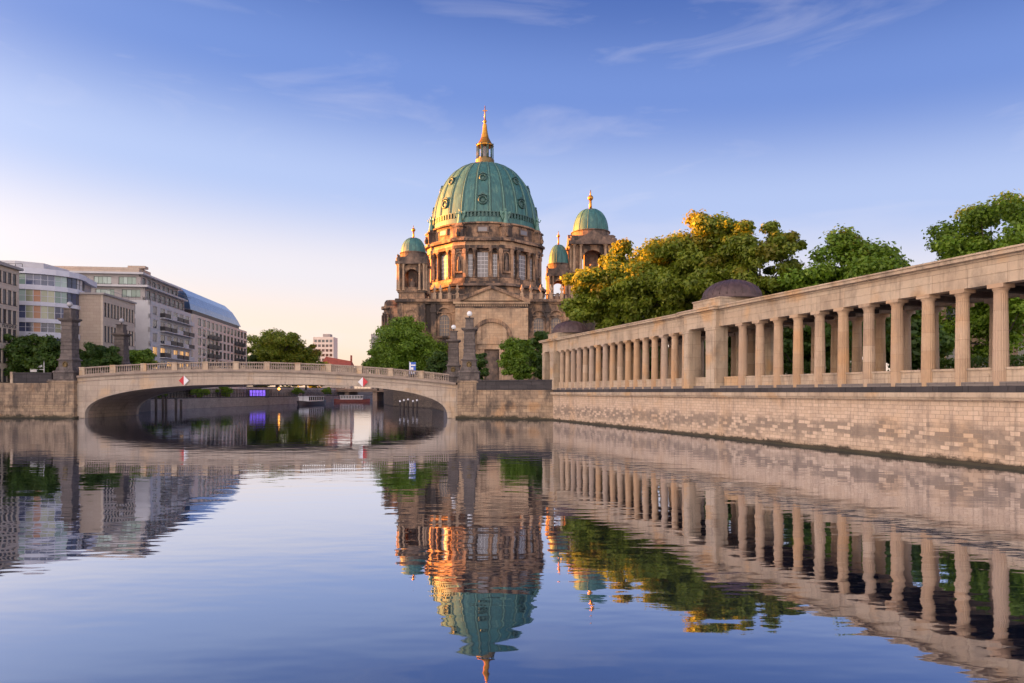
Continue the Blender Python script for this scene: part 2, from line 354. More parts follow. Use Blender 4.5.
df = k.n('ShaderNodeBsdfDiffuse'); df.inputs['Color'].default_value = (.006, .012, .026, 1)
lw = k.n('ShaderNodeLayerWeight'); lw.inputs['Blend'].default_value = .5
fac = k.rng(lw.outputs['Facing'], .60, .87, .38, .95)
mx = k.n('ShaderNodeMixShader'); k.l(fac, mx.inputs[0]); k.l(df.outputs[0], mx.inputs[1]); k.l(gl.outputs[0], mx.inputs[2]); k.l(mx.outputs[0], k.o.inputs[0])
M['water'] = k.m
mb = MB(); mb.add([(-2500, -600, 0), (2500, -600, 0), (2500, 900, 0), (-2500, 900, 0)], [(0, 1, 2, 3)]); struct(mb.build('water', M['water']))
mb = MB(); mb.add([(-5000, -5000, -2), (5000, -5000, -2), (5000, 6000, -2), (-5000, 6000, -2)], [(0, 1, 2, 3)]); struct(mb.build('ground', M['pave']))

U = Vector((-.310, .951)); W = Vector((.951, .310))           # along the right-hand wall, and from it to the land
O0 = Vector((40.5-.326*35, 35))
def wl_pt(s, t=0): p = O0+U*s+W*t; return (p.x, p.y)
GZ = 4.9
LW = [(-71.2, 112), (-71.2, 128), (-77, 134), (-82, 155), (-83, 175), (-80, 245), (-75, 330), (-72, 760)]
RW = [(-10.2, 112), (-10.9, 128), (-15, 150), (-21, 180), (-36, 207), (-46, 245), (-50, 330), (-50, 760)]
right_poly = [wl_pt(-60, .4), wl_pt(73.4, .4), (6.9, 105.9), (-6.4, 112.5), (-10.2, 112.5)] + RW[1:] + [(3000, 760), (3000, -30)]
mb = MB(); mb.prism(right_poly, -1.9, GZ); struct(mb.build('museum_island_ground', M['pave']))
left_poly = [(-2500, 112.3), (-71.2, 112.3), (-71.2, 128), (-77.3, 134), (-88, 155), (-89, 175), (-86, 245), (-81, 330), (-78, 760), (-2500, 760)]
mb = MB(); mb.prism(left_poly, -1.9, 5.3); struct(mb.build('city_bank_ground', M['pave']))
mb = MB(); mb.prism([(-5000, 760), (5000, 760), (5000, 5500), (-5000, 5500)], -1.5, 5.0); struct(mb.build('far_ground', M['pave']))
# grass strip on the island
mb = MB(); mb.prism([wl_pt(-30, 12), wl_pt(60, 12), wl_pt(60, 40), wl_pt(-30, 60)], GZ-.1, GZ+.006); struct(mb.build('lawn', M['grass']))

# ------------------------------------------------------------------ right-hand quay wall
ANG = math.atan2(U.y, U.x)
qw = thing('quay_wall', 'long pale ashlar river wall below the colonnade, green and dark at the waterline', 'wall', (O0.x, O0.y, 0), ANG)
mb = MB(); mb.xz([(-60, -1.9), (73.6, -1.9), (73.6, 3.82), (-60, 3.82)], -1.2, 0); mb.build('wall_face', M['quay'], qw)
mb = MB(); mb.box(-60, 73.7, -1.2, .34, 3.823, 3.98); mb.box(-60, 73.75, -1.2, .42, 3.983, 4.27); mb.build('coping', M['ash'], qw)
mb = MB(); mb.box(-60, 73.7, .004, .35, -1.9, .16); mb.build('footing', stone('slimy_footing', (.07, .06, .035), (.04, .035, .02), None, amt=.3), qw)

# ------------------------------------------------------------------ colonnade
cl = thing('colonnade', 'long sandstone colonnade of fluted columns with two small brown domes above the right river wall', 'colonnade', (O0.x, O0.y, 0), ANG)
Z0, Z1, Z2, Z3 = 4.65, 10.55, 12.0, 12.62
YF, YB = -.75, -6.75         # front and back column axes (river is +y)
SE, SN = 78.2, -20
mb = MB()
mb.box(SN, 73.4, -1.5, -.05, 4.272, Z0)                                  # dark plinth course
s = SN
while s < 73: mb.box(s, s+.9, -.9, -.01, 4.274, Z0+.01); s += 2.37
mb.box(73.45, SE+.4, -1.5, .33, GZ-.3, Z0+.002)
mb.build('plinth', M['bluestone'], cl)
mb = MB(); mb.box(SN, SE+.3, YB-.8, -1.45, GZ-.3, GZ+.03); mb.build('floor', M['asph'], cl)  # near-black floor colour painted in for shade inside the colonnade
def col_mesh(h, r0, r1, name):
    mb = MB(); N = 40
    flute = lambda j: 1.0 if j % 2 == 0 else .93
    ce = .55
    prof = [(r0+(r1-r0)*(t**1.25), t*(h-ce)) for t in (0, .25, .5, .75, 1)]
    mb.lathe(prof, seg=N, mod=flute, smooth=False)
    mb.lathe([(r1, h-ce), (r1*1.04, h-ce+.04), (r1*1.0, h-ce+.1), (r1*1.16, h-.36), (r1*1.32, h-.24)], seg=28)
    q = r1*1.36; mb.box(-q, q, -q, q, h-.238, h)
    return mb.mesh(name, [M['drum']])
colF = col_mesh(Z1-Z0-.003, .42, .35, 'column'); colB = col_mesh(Z1-GZ-.04, .42, .35, 'column')
near = [4.63-2.37*k_ for k_ in range(10, 0, -1)] + [4.63+2.37*k_ for k_ in range(0, 11)]
far = [37.75+2.11*k_ for k_ in range(17)]
for s in near+far:
    o = link('column', colF, cl, (s, YF, Z0+.012), random.choice((0, .5, 1, 1.5))*math.pi)
    link('column', colB, cl, (s, YB, GZ+.031), random.choice((0, .5, 1, 1.5))*math.pi)
# parapet panels between the front columns
def panels(lst):
    for a, b in zip(lst, lst[1:]):
        if b-a > 4: continue
        mb = MB(); mb.box(a+.41, b-.41, YF-.16, YF+.12, Z0+.004, 5.6); mb.box(a+.40, b-.40, YF-.24, YF+.2, 5.603, 5.74)
        mb.box(a+.6, b-.6, YF+.12, YF+.145, Z0+.22, 5.42)
        mb.build('parapet_panel', M['ash'], cl)
panels([SN-.5]+near+[31.35]); panels([36.9]+far+[73.2])
# entablature, in stones with fine joints
def entab(a, b, name, dy=0.0, dz=0.0):
    mb = MB()
    for y0, y1, outer in ((YF-.42, YF+.42, 1), (YB-.42, YB+.42, -1)):
        d = outer*dy; ya, yb = (y0, y1+d) if outer > 0 else (y0+d, y1)
        mb.box(a, b, ya, yb, Z1+dz+.002, Z1+.62+dz); mb.box(a, b, ya-.03, yb+.03, Z1+.623+dz, Z1+.72+dz)
        mb.box(a, b, ya, yb, Z1+.723+dz, Z2+dz)
    y0, y1 = YB-.42-dy, YF+.42+dy
    mb.box(a, b, y0-.1, y1+.1, Z2+.003+dz, Z2+.14+dz)
    mb.box(a, b, y0-.42, y1+.42, Z2+.143+dz, Z2+.36+dz)
    mb.box(a, b, y0-.52, y1+.52, Z2+.363+dz, Z2+.47+dz)
    mb.build(name, M['ash'], cl)
    mb = MB(); mb.add([(a, y0-.50, Z2+.473+dz), (b, y0-.50, Z2+.473+dz), (b, y1+.50, Z2+.473+dz), (a, y1+.50, Z2+.473+dz), (a, (y0+y1)/2, Z2+.95+dz), (b, (y0+y1)/2, Z2+.95+dz),
                       ], [(3, 2, 5, 4), (0, 4, 5, 1), (0, 3, 4), (1, 5, 2)]); mb.build('roof_sheet', M['roof'], cl)
entab(SN, 31.6, 'entablature'); entab(36.55, 73.25, 'entablature')
mb = MB()
for a, b in ((SN, 31.6), (36.55, 73.25)): mb.box(a+.02, b-.02, YB+.42, YF-.42, Z2-.6, Z2-.45)
for s in near+far: mb.box(s-.28, s+.28, YB+.425, YF-.425, Z1+.05, Z2-.602)
mb.build('ceiling_beams', M['cathd'], cl)  # dark stone colour stands in for shade up under the roof
def pavilion(a, b, corner):
    pv = bpy.data.objects.new('pavilion', None); col.objects.link(pv); pv.parent = cl; pv.location = ((a+b)/2, (YF+YB)/2, 0)
    h = (b-a)/2; hy = (YF-YB)/2+.42
    yo = hy+.38
    for sx in (-1, 1):
        wdt = 1.65 if sx < 0 else 1.0
        for sy in (-1, 1):
            mb = MB()
            x0, x1 = (-h, -h+wdt) if sx < 0 else (h-wdt, h)
            y0, y1 = sorted((sy*(yo-1.35), sy*yo))
            mb.box(x0, x1, y0, y1, Z0+.01, Z1+.05)
            # pilaster faces and capitals
            mb.box(x0+.12, x1-.12, *sorted((sy*yo, sy*(yo+.07))), Z0+.3, Z1-.35)
            mb.box(x0-.06, x1+.06, *sorted((sy*(yo-1.36), sy*(yo+.11))), Z1-.32, Z1-.003)
            mb.box(x0-.05, x1+.05, *sorted((sy*(yo-1.36), sy*(yo+.09))), Z0+.008, Z0+.28)
            mb.build('corner_pier', M['ash'], pv)
    mb = MB()
    mb.box(-h+1.66, h-1.01, yo-1.0, yo-.72, Z0+.004, 5.62); mb.box(-h+1.66, h-1.01, yo-1.06, yo-.66, 5.623, 5.76)
    mb.build('parapet_panel', M['ash'], pv)
    mb = MB()
    for sy in (-1, 1):
        mb.box(-h-.02, h+.02, *sorted((sy*(yo-.9), sy*yo)), Z1+.052, Z1+.62); mb.box(-h-.04, h+.04, *sorted((sy*(yo-.9), sy*(yo+.03))), Z1+.623, Z1+.72)
        mb.box(-h-.02, h+.02, *sorted((sy*(yo-.9), sy*yo)), Z1+.723, Z2)
    for sx in (-1, 1): mb.box(*sorted((sx*(h-.9), sx*(h+.01))), -yo+.905, yo-.905, Z1+.054, Z2-.003)
    mb.box(-h-.1, h+.1, -yo-.1, yo+.1, Z2+.003, Z2+.14); mb.box(-h-.42, h+.42, -yo-.42, yo+.42, Z2+.143, Z2+.36); mb.box(-h-.52, h+.52, -yo-.52, yo+.52, Z2+.363, Z2+.478)
    for q in range(8): mb.box(-h+1.2+q*.32, -h+1.28+q*.32, yo, yo+.03, Z1+.90, Z1+1.14)
    mb.build('entablature', M['ash'], pv)
    mb = MB(); mb.box(-h+.45, h-.45, -yo+.8, yo-.8, Z2+.48, Z2+1.34); mb.box(-h+.36, h-.36, -yo+.71, yo-.71, Z2+1.343, Z2+1.46); mb.build('attic_block', M['ash'], pv)
    mb = MB(); r = 2.85; zb = Z2+1.462
    mb.lathe([(r+.32, zb), (r+.32, zb+.14), (r+.16, zb+.145), (r+.14, zb+.32), (r, zb+.325)], seg=48, smooth=False)
    prof = [(max(.02, (r)*math.cos(t)), zb+.326+1.72*math.sin(t)) for t in [i*math.pi/2/12 for i in range(13)]]
    mb.lathe(prof, seg=48)
    for i in range(24):
        a = 2*math.pi*i/24
        mb.tube([(q*math.cos(a)*1.0, q*math.sin(a), z) for q, z in prof[:-1]], .045, 5)
    mb.sphere((0, 0, zb+2.1), .12, 8)
    mb.build('dome', M['lead'], pv)
    link('pavilion_column', colF, pv, (.35, yo-3.0, Z0)); link('pavilion_column', colF, pv, (.35, -yo+1.2, Z0))
    return pv
pavilion(31.35, 36.85, 1); pavilion(73.0, 78.0, 1)

# ------------------------------------------------------------------ corner quay between bridge and colonnade
A = Vector((6.3, 105.0)); B = Vector((-7.0, 111.6)); d_ = (B-A); L_ = d_.length; an = math.atan2(-d_.y, -d_.x)
cq = thing('corner_quay_wall', 'old sandstone quay wall with dark iron-grey parapet between bridge pier and colonnade', 'wall', (B.x, B.y, 0), an)
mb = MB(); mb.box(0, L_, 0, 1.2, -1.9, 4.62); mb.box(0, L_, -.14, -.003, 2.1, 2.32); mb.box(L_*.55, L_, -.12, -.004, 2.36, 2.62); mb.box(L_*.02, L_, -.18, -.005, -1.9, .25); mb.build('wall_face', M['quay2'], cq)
mb = MB(); mb.box(-.2, L_+.2, -.08, .6, 4.623, 6.0); mb.box(-.2, L_+.25, -.16, .68, 6.003, 6.22); 
for q in range(7): mb.box(1+q*2.05, 1.06+q*2.05, -.11, -.078, 4.7, 5.95)
mb.build('parapet', M['bluestone'], cq)

# ------------------------------------------------------------------ bridge
XL, XR = -70.0, -10.6; XC = (XL+XR)/2; HA = (XR-XL)/2
def ztop(x):   # balustrade top
    a = np.polyfit([-71.5, -40, -9.0], [8.25, 9.2, 7.1], 2); return float(np.polyval(a, x))
def zin(x, e=0):
    t = min(1, abs((x-XC)/(HA+e))); return .1+(5.45+e)*(1-t**2.7)**(1/2.7)
bd = thing('stone_arch_bridge', 'wide pale stone bridge with one flat arch and a balustrade across the river', 'bridge', (XC, 112, 0))
Dy = 16.0
def strip(mb, xs, lo, hi, y0, y1, mi=0):
    n = len(xs); vs = []
    for x in xs: vs += [(x, y0, lo(x)), (x, y0, hi(x)), (x, y1, lo(x)), (x, y1, hi(x))]
    fs = []
    for i in range(n-1):
        a, b = 4*i, 4*i+4
        fs += [(a, b, b+1, a+1), (a+2, a+3, b+3, b+2), (a, a+2, b+2, b), (a+1, b+1, b+3, a+3)]
    fs += [(0, 1, 3, 2), (4*n-4, 4*n-2, 4*n-1, 4*n-3)]
    mb.add(vs, fs, mi)
lx = lambda x: x+XC
xs = [(-HA-.001)*math.cos(math.pi*i/90) for i in range(91)]
mb = MB(); strip(mb, xs, lambda x: zin(lx(x)), lambda x: ztop(lx(x))-1.75, 0, .8); strip(mb, xs, lambda x: zin(lx(x)), lambda x: ztop(lx(x))-1.75, Dy-.8, Dy)
mb.box(-HA-1.3, -HA, 0, .8, -1.9, ztop(XL)-1.77); mb.box(HA, HA+1.7, 0, .8, -1.9, ztop(XR)-1.79)
mb.build('spandrel_wall', M['bridge'], bd)
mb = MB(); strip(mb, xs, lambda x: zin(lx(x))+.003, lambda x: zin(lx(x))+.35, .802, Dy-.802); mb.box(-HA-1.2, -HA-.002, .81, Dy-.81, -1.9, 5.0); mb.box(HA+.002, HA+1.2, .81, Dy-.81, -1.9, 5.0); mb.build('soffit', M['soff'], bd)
mb = MB(); 
xs2 = [(-HA-.25)*math.cos(math.pi*i/90) for i in range(91)]
vs = []
for x in xs2:
    t = x/(HA+.25); zi = zin(lx(x*HA/(HA+.25)))
    vs += [(x*HA/(HA+.25)-0, -.12, zi-.0), (x*(HA+.75)/(HA+.25), -.12, zi+.45*(1-abs(t)**3)+.0), (x*HA/(HA+.25), -.002, zi), (x*(HA+.75)/(HA+.25), -.002, zi+.45*(1-abs(t)**3))]
fs = []
for i in range(90):
    a, b = 4*i, 4*i+4; fs += [(a, b, b+1, a+1), (a, a+2, b+2, b), (a+1, b+1, b+3, a+3)]
mb.add(vs, fs); mb.build('arch_ring', M['bridge'], bd)
xs3 = [-HA-1.2+(2*HA+2.6)*i/60 for i in range(61)]
mb = MB()
strip(mb, xs3, lambda x: ztop(lx(x))-1.747, lambda x: ztop(lx(x))-1.60, -.22, .9)
strip(mb, xs3, lambda x: ztop(lx(x))-1.597, lambda x: ztop(lx(x))-1.30, -.38, .9)
strip(mb, xs3, lambda x: ztop(lx(x))-2.35, lambda x: ztop(lx(x))-2.22, -.07, -.003)
mb.build('cornice', M['balu'], bd)
mb = MB(); strip(mb, xs3, lambda x: ztop(lx(x))-1.75, lambda x: ztop(lx(x))-1.33, .91, Dy+.3); mb.build('road_deck', M['asph'], bd)
# balustrade panels between pedestals, one mesh each
def balus(mb, x, z, y, h):
    mb.lathe([(.11, z), (.11, z+.06), (.07, z+.1), (.13, z+h*.38), (.06, z+h*.75), (.11, z+h-.06), (.11, z+h)], x, y, 8)
npan = 12; span = 2*HA+1.2
for side_y in (.12, Dy-.3):
    for i in range(npan):
        a = -HA-.9+span*i/npan; b = a+span/npan
        mb = MB(); q = 20
        xa = [a+.9+(b-a-.9)*j/6 for j in range(7)]
        strip(mb, xa, lambda x: ztop(lx(x))-1.297, lambda x: ztop(lx(x))-1.13, side_y-.2, side_y+.2)
        strip(mb, xa, lambda x: ztop(lx(x))-.2, lambda x: ztop(lx(x)), side_y-.2, side_y+.2)
        nb = 11
        for j in range(nb):
            x = a+.9+(b-a-.9)*(j+.5)/nb; balus(mb, x, ztop(lx(x))-1.13, side_y, .93)
        mb.build('balustrade', M['balu'], bd)
        mb = MB(); wd = .9; zt = ztop(lx(a+.45))
        mb.box(a+.01, a+wd-.01, side_y-.28, side_y+.28, zt-1.29, zt-.13); mb.box(a-.03, a+wd+.03, side_y-.33, side_y+.33, zt-.128, zt+.05); mb.build('pedestal', M['ash'], bd)
# pier blocks under the obelisks
def pier(xa, xb, y0, y1, zt, label):
    t = thing('bridge_pier', label, 'pier', ((xa+xb)/2, y0, 0)); h = (xb-xa)/2
    mb = MB(); mb.box(-h, h, 0, y1-y0, -1.9, zt-.5); mb.box(-h-.12, h+.12, -.12, y1-y0, 2.0, 2.3); mb.box(-h-.15, h+.15, -.15, y1-y0, zt-.497, zt-.2); mb.box(-h-.3, h+.3, -.3, y1-y0+.1, -1.9, .35)
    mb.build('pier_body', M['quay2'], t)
    mb = MB(); mb.box(-h-.05, h+.05, -.05, 3.3, zt-.197, zt+.0); mb.build('capstone', M['obel'], t)
pier(-75.5, -71.35, 111.2, 114.5, 6.35, 'left bridge pier of soot-stained sandstone under the tall obelisk')
pier(-8.85, -5.0, 110.9, 114.2, 6.35, 'right bridge pier of orange and grey sandstone under the tall obelisk')
def obelisk(x, y, z0, label, ztip=18.1):
    t = thing('obelisk', label, 'obelisk', (x, y, z0), 0, 'obelisks at the four corners of the bridge'); H = ztip-z0
    def sq(mb, w0, w1, a, b): mb.prism([(-w0, -w0), (w0, -w0), (w0, w0), (-w0, w0)], a, b, 0, w1/w0)
    mb = MB(); sq(mb, 1.65, 1.65, 0, 1.1); sq(mb, 1.8, 1.65, 1.103, 1.4); sq(mb, 1.45, 1.3, 1.403, 2.0); mb.build('base', M['obel'], t)
    mb = MB(); sq(mb, 1.15, 1.1, 2.003, 3.1); sq(mb, 1.3, 1.3, 3.103, 3.3); sq(mb, 1.15, 1.0, 3.303, 3.6); mb.build('pedestal', M['obel'], t)
    mb = MB(); zz = 3.603; zc = H-2.3
    n = 9
    for i in range(n):
        a = zz+(zc-zz)*i/n; b = zz+(zc-zz)*(i+1)/n; f = lambda q: .93-.10*(q-zz)/(zc-zz)
        sq(mb, f(a), f(b), a+.012, b-.012) if i % 2 else sq(mb, f(a)+.05, f(b)+.05, a+.012, b-.012)
    mb.box(-.6, .6, -.6, .6, zz, zc)
    mb.build('shaft', M['obel'], t)
    mb = MB(); sq(mb, .85, 1.25, zc+.003, zc+.35); sq(mb, 1.28, 1.28, zc+.353, zc+.6); sq(mb, .66, .60, zc+.603, zc+2.15); sq(mb, .72, .72, zc+2.153, zc+2.3); mb.build('capital', M['obel'], t)
    mb = MB(); mb.lathe([(.08, H), (.08, H+.25), (.2, H+.28), (.2, H+.33)], seg=10); mb.build('globe_holder', M['iron'], t)
    mb = MB(); mb.sphere((0, 0, H+.70), .44, 18); mb.build('lamp_globe', M['globe' if x > -50 else 'globe2'], t)
    mb = MB()    # gilded wreath on the river side
    mb.tube([(.34*math.cos(a_), -1.22, 2.45+.40*math.sin(a_)) for a_ in [i*math.pi/8 for i in range(17)]], .09, 6); mb.lathe([(.02, 1.9), (.14, 2.1), (.26, 2.5), (.02, 2.7)], 0, -1.2, 10, sy=.4)
    mb.build('gilded_wreath', M['gold2'], t)
obelisk(-73.1, 112.9, 6.36, 'dark near obelisk on the left pier, in front of the curved glass offices', 18.1)
obelisk(-72.9, 127.5, 6.3, 'far left obelisk beyond the bridge, in front of the tan stone block', 16.9)
obelisk(-7.0, 112.6, 6.36, 'tall dark near obelisk on the right pier before the cathedral door', 16.5)
obelisk(-10.9, 127.5, 6.0, 'shorter-looking far right obelisk behind the bridge parapet, before the cathedral', 15.7)
# fairway signs on the bridge, and the blue sign
def diamond(px, mats, label):
    x, y, z = P(px, 111.7, 380.6 if px < 250 else 382.0); t = thing('fairway_sign', label, 'sign', (x, y, z), 0, 'red and white diamond signs on the bridge arch'); r = .82
    mb = MB(); mb.xz([(-r, 0), (0, -r), (0, r)], -.09, -.03); mb.build('left_half', M[mats[0]], t)
    mb = MB(); mb.xz([(0.004, -r), (r, 0), (0.004, r)], -.09, -.03); mb.build('right_half', M[mats[1]], t)
    mb = MB(); mb.box(-.3, .3, -.028, .25, -.06, .06); mb.box(-.05, .05, -.028, .25, -.4, .4); mb.build('bracket', M['iron'], t)
diamond(184, ('red', 'whitep'), 'diamond sign on the left of the arch, red half left and white half right')
diamond(363, ('whitep', 'red'), 'diamond sign on the right of the arch, white half left and red half right')
x, y, z = P(412.5, 113.2, 374); t = thing('blue_sign', 'small blue and white information sign on the bridge parapet', 'sign', (x, y, z-.4))
mb = MB(); mb.box(-.55, .55, -.03, .03, .35, 2.35); mb.build('sign_panel', M['blue'], t)
mb = MB(); mb.box(-.5, -.28, -.04, -.031, .4, 2.3); mb.box(-.25, .5, -.04, -.031, 1.75, 1.95); mb.box(-.2, .45, -.04, -.031, .42, .95); mb.box(-.22, .15, -.04, -.031, 1.1, 1.5); mb.build('white_print', M['whitep'], t)
mb = MB(); mb.tube([(-.5, .06, -.9), (-.5, .06, 2.5)], .05, 6); mb.tube([(.5, .06, -.9), (.5, .06, 2.4)], .05, 6); mb.build('post', M['framew'], t)

# left quay in front of the city bank
lq = thing('left_quay_wall', 'dark stained sandstone quay wall left of the bridge', 'wall', (-75.5, 112, 0))
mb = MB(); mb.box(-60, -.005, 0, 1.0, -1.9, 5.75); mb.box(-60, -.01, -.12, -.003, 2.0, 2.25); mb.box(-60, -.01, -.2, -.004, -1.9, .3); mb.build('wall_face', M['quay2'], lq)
mb = MB(); mb.box(-6.3, -.01, .0, .5, 5.753, 7.3); mb.box(-6.4, 0, -.08, .58, 7.303, 7.5); mb.box(-60, -9.2, .0, .5, 5.753, 6.4); mb.box(-60, -9.1, -.08, .58, 6.403, 6.6)
for q in range(3): mb.box(-6.2+q*2, -6.1+q*2, -.04, -.003, 5.8, 7.3)
mb.build('parapet', M['bluestone'], lq)
mb = MB(); mb.box(-6.75, -6.35, -.1, .6, 5.76, 7.6); mb.build('end_post', M['ash'], lq)
sgn = thing('direction_signs', 'two small white finger signs on a post behind the left quay parapet', 'sign', (*P(44, 114)[:2], 5.3))
mb = MB(); mb.tube([(0, 0, 0), (0, 0, 4.2)], .08, 6); mb.build('post', M['framew'], sgn)
mb = MB(); mb.box(-1.35, -.3, -.04, .04, 3.1, 3.5); mb.build('sign_arm', M['whitep'], sgn)
mb = MB(); mb.box(-2.3, -1.2, -.04, .04, 2.35, 2.85); mb.box(-1.25, -.05, .045, .09, 2.72, 2.8); mb.build('sign_arm', M['whitep'], sgn)

# ------------------------------------------------------------------ under and beyond the bridge
def wall_line(pts, z0, z1, th, mat, name, label, cat='wall', side=1):
    t = thing(name, label, cat, (pts[0][0], pts[0][1], 0)); mb = MB(); n = len(pts)
    o = Vector(pts[0])
    for a, b in zip(pts, pts[1:]):
        a = Vector(a)-o; b = Vector(b)-o; d = (b-a).normalized(); nn = Vector((-d.y, d.x))*th*side
        mb.prism([tuple(a), tuple(b), tuple(b+nn), tuple(a+nn)], z0, z1)
    mb.build('wall_face', mat, t)
    mb = MB()
    for a, b in zip(pts, pts[1:]):
        a = Vector(a)-o; b = Vector(b)-o; d = (b-a).normalized(); nn = Vector((-d.y, d.x))*side
        mb.prism([tuple(a-nn*.15), tuple(b-nn*.15), tuple(b+nn*(th+.1)), tuple(a+nn*(th+.1))], z1+.003, z1+.25)
    mb.build('coping', M['bluestone'], t)
    return t
pm = [(-71.3, 128.2)]+LW[2:]
wall_line(pm, -1.9, 2.6, .7, M['concrete'], 'promenade_quay_wall', 'low quay wall of the riverside promenade seen under the arch', side=1)
mb = MB(); mb.prism(pm+[(-78, 760), (-86, 245), (-89, 175), (-88, 155), (-77.4, 134)], -1.8, 2.5); struct(mb.build('promenade', M['pave']))
wall_line([(-77.3, 134), (-88, 155), (-89, 175), (-86, 245), (-81, 330)], 2.4, 5.9, .6, M['concrete'], 'upper_retaining_wall', 'pale upper retaining wall behind the promenade seen under the arch', side=1)
def railing(pts, z, h, label):
    t = thing('iron_railing', label, 'railing', (pts[0][0], pts[0][1], z)); mb = MB(); o = Vector((pts[0][0], pts[0][1]))
    mp_ = MB()
    for a, b in zip(pts, pts[1:]):
        a = Vector(a)-o; b = Vector(b)-o; L = (b-a).length
        mb.tube([(a.x, a.y, h), (b.x, b.y, h)], .06, 5); mb.tube([(a.x, a.y, h*.5), (b.x, b.y, h*.5)], .03, 4)
        n = int(L/1.5)
        for i in range(n): q = a+(b-a)*i/n; mp_.box(q.x-.04, q.x+.04, q.y-.04, q.y+.04, 0, h)
    mb.build('rail', M['iron'], t); mp_.build('railing_posts', M['iron'], t)
railing([(x-.3, y) for x, y in pm[1:6]], 2.87, 1.1, 'black iron railing along the promenade edge under the arch')
wall_line([(-10.9, 128.2)]+RW[2:], -1.9, 5.1, .7, M['quay'], 'island_quay_wall', 'sandstone quay wall beyond the arch on the island side', side=-1)
for i, (px, D, y0) in enumerate([(400, 158, 0), (404, 160, 0), (408, 159, 0), (413, 161, 0), (417, 158, 0)]):
    x, y, z = P(px, D); t = thing('mooring_post', 'timber mooring post with pale cap in the cluster by the right bank under the arch', 'post', (x, y, 0), 0, 'mooring posts under the arch')
    mb = MB(); mb.tube([(0, 0, -2), (0, 0, 2.0+.2*(i % 3))], .2, 8); mb.build('pile', M['wood'], t)
    mb = MB(); zt = 2.0+.2*(i % 3); mb.lathe([(.24, zt), (.24, zt+.25), (.05, zt+.4)], seg=8); mb.build('cap', M['whitep'], t)
for i, (px, D) in enumerate([(156, 150), (163, 152), (166, 152.5), (176, 158), (181, 160)]):
    x, y, z = P(px, D); t = thing('mooring_pile', 'thick dark timber pile standing by the promenade at the left of the arch', 'post', (x, y, 0), 0, 'dark piles by the promenade')
    mb = MB(); mb.tube([(0, 0, -2), (0, 0, 3.6-.35*i)], .28, 8); mb.build('pile', M['wood'], t)
    mb = MB(); mb.lathe([(.33, 3.6-.35*i), (.33, 3.75-.35*i), (.06, 4.0-.35*i)], seg=8); mb.build('cap', M['iron'], t)
# far road bridge
fb = thing('far_road_bridge', 'low dark road bridge far behind the stone arch', 'bridge', (-62, 318, 0))
mb = MB(); mb.box(-22, 14, 0, 20, 4.4, 5.6); mb.box(-22, 14, -.3, -.003, 5.0, 5.9); mb.build('deck', M['soff'], fb)
for px_ in (-15, -2, 9): mb = MB(); mb.box(px_-1, px_+1, .5, 19, -1.9, 4.397); mb.build('pier', M['soff'], fb)
mb = MB(); mb.box(-22, 14, 0, .3, 6.6, 6.7)
for i in range(24): mb.box(-22+i*1.5, -21.9+i*1.5, .05, .2, 5.6, 6.6)
mb.build('railing', M['iron'], fb)
def boat(x, y, rz, L, hullm, label, group=None):
    t = thing('tour_boat', label, 'boat', (x, y, 0), rz, group)
    mb = MB(); n = 14; vs = []
    for i in range(n+1):
        u = i/n; wd = 2.3*(1-(abs(2*u-1))**4)**.6+.15; zz = 1.0+.5*abs(2*u-1)**3
        vs += [(L*(u-.5), -wd*.7, -.5), (L*(u-.5), -wd, zz), (L*(u-.5), wd, zz), (L*(u-.5), wd*.7, -.5)]
    fs = []
    for i in range(n):
        a, b = 4*i, 4*i+4; fs += [(a, b, b+1, a+1), (a+1, b+1, b+2, a+2), (a+2, b+2, b+3, a+3), (a+3, b+3, b, a)]
    fs += [(0, 1, 2, 3), (4*n+3, 4*n+2, 4*n+1, 4*n)]
    mb.add(vs, fs); mb.build('hull', hullm, t)
    mb = MB(); mb.box(-L*.33, L*.3, -1.7, 1.7, 1.15, 1.5); mb.box(-L*.35, L*.32, -1.9, 1.9, 2.75, 2.9)
    for i in range(9): mb.box(-L*.33+i*L*.0775, -L*.33+i*L*.0775+.15, -1.7, 1.7, 1.5, 2.75)
    mb.build('cabin', M['whitep'], t)
    mb = MB(); mb.box(-L*.325, L*.295, -1.6, 1.6, 1.5, 2.74); mb.build('cabin_windows', M['glass'], t)
    mb = MB(); mb.tube([(-L*.36, 0, 1.2), (-L*.36, 0, 4.2)], .06, 5); mb.tube([(L*.4, -1.2, 2.0), (L*.4, 1.2, 2.0)], .04, 5)
    for q in range(5): mb.tube([(L*.34+q*.5, -1.3, 1.1), (L*.34+q*.5, -1.3, 2.0)], .03, 4)
    mb.build('mast', M['iron'], t)
x, y, z = P(312, 232); boat(x, y, 1.45, 20, M['hull'], 'dark tour boat moored by the promenade seen under the arch')
x, y, z = P(352, 292); boat(x, y, .25, 15, M['hullr'], 'small red and white boat below the far road bridge')
# purple-lit kiosk on the promenade
kk = thing('promenade_kiosk', 'small kiosk with a glowing purple front on the promenade under the arch', 'kiosk', (-83.3, 224, 2.5))
mb = MB(); mb.box(-2.8, 2.6, 0, 3, 0, 2.5); mb.box(-2.9, 2.8, -.8, 3.2, 2.503, 2.7); mb.build('kiosk_body', M['bars'], kk)
mb = MB()
for i in range(5): mb.box(-2.7+i*1.05, -1.85+i*1.05, -.05, -.003, .5, 2.4)
mb.build('lit_panel', M['purple'], kk)
x, y, z = P(279, 238, 389.5); ol = thing('orange_lamp', 'small orange lamp glowing on a post at the promenade edge', 'lamp', (x, y, 2.6))
mb = MB(); mb.tube([(0, 0, 0), (0, 0, z-2.7)], .08, 6); mb.build('post', M['iron'], ol)
mb = MB(); mb.sphere((0, 0, z-2.4), .4, 12); mb.build('lamp_glass', M['olamp'], ol)

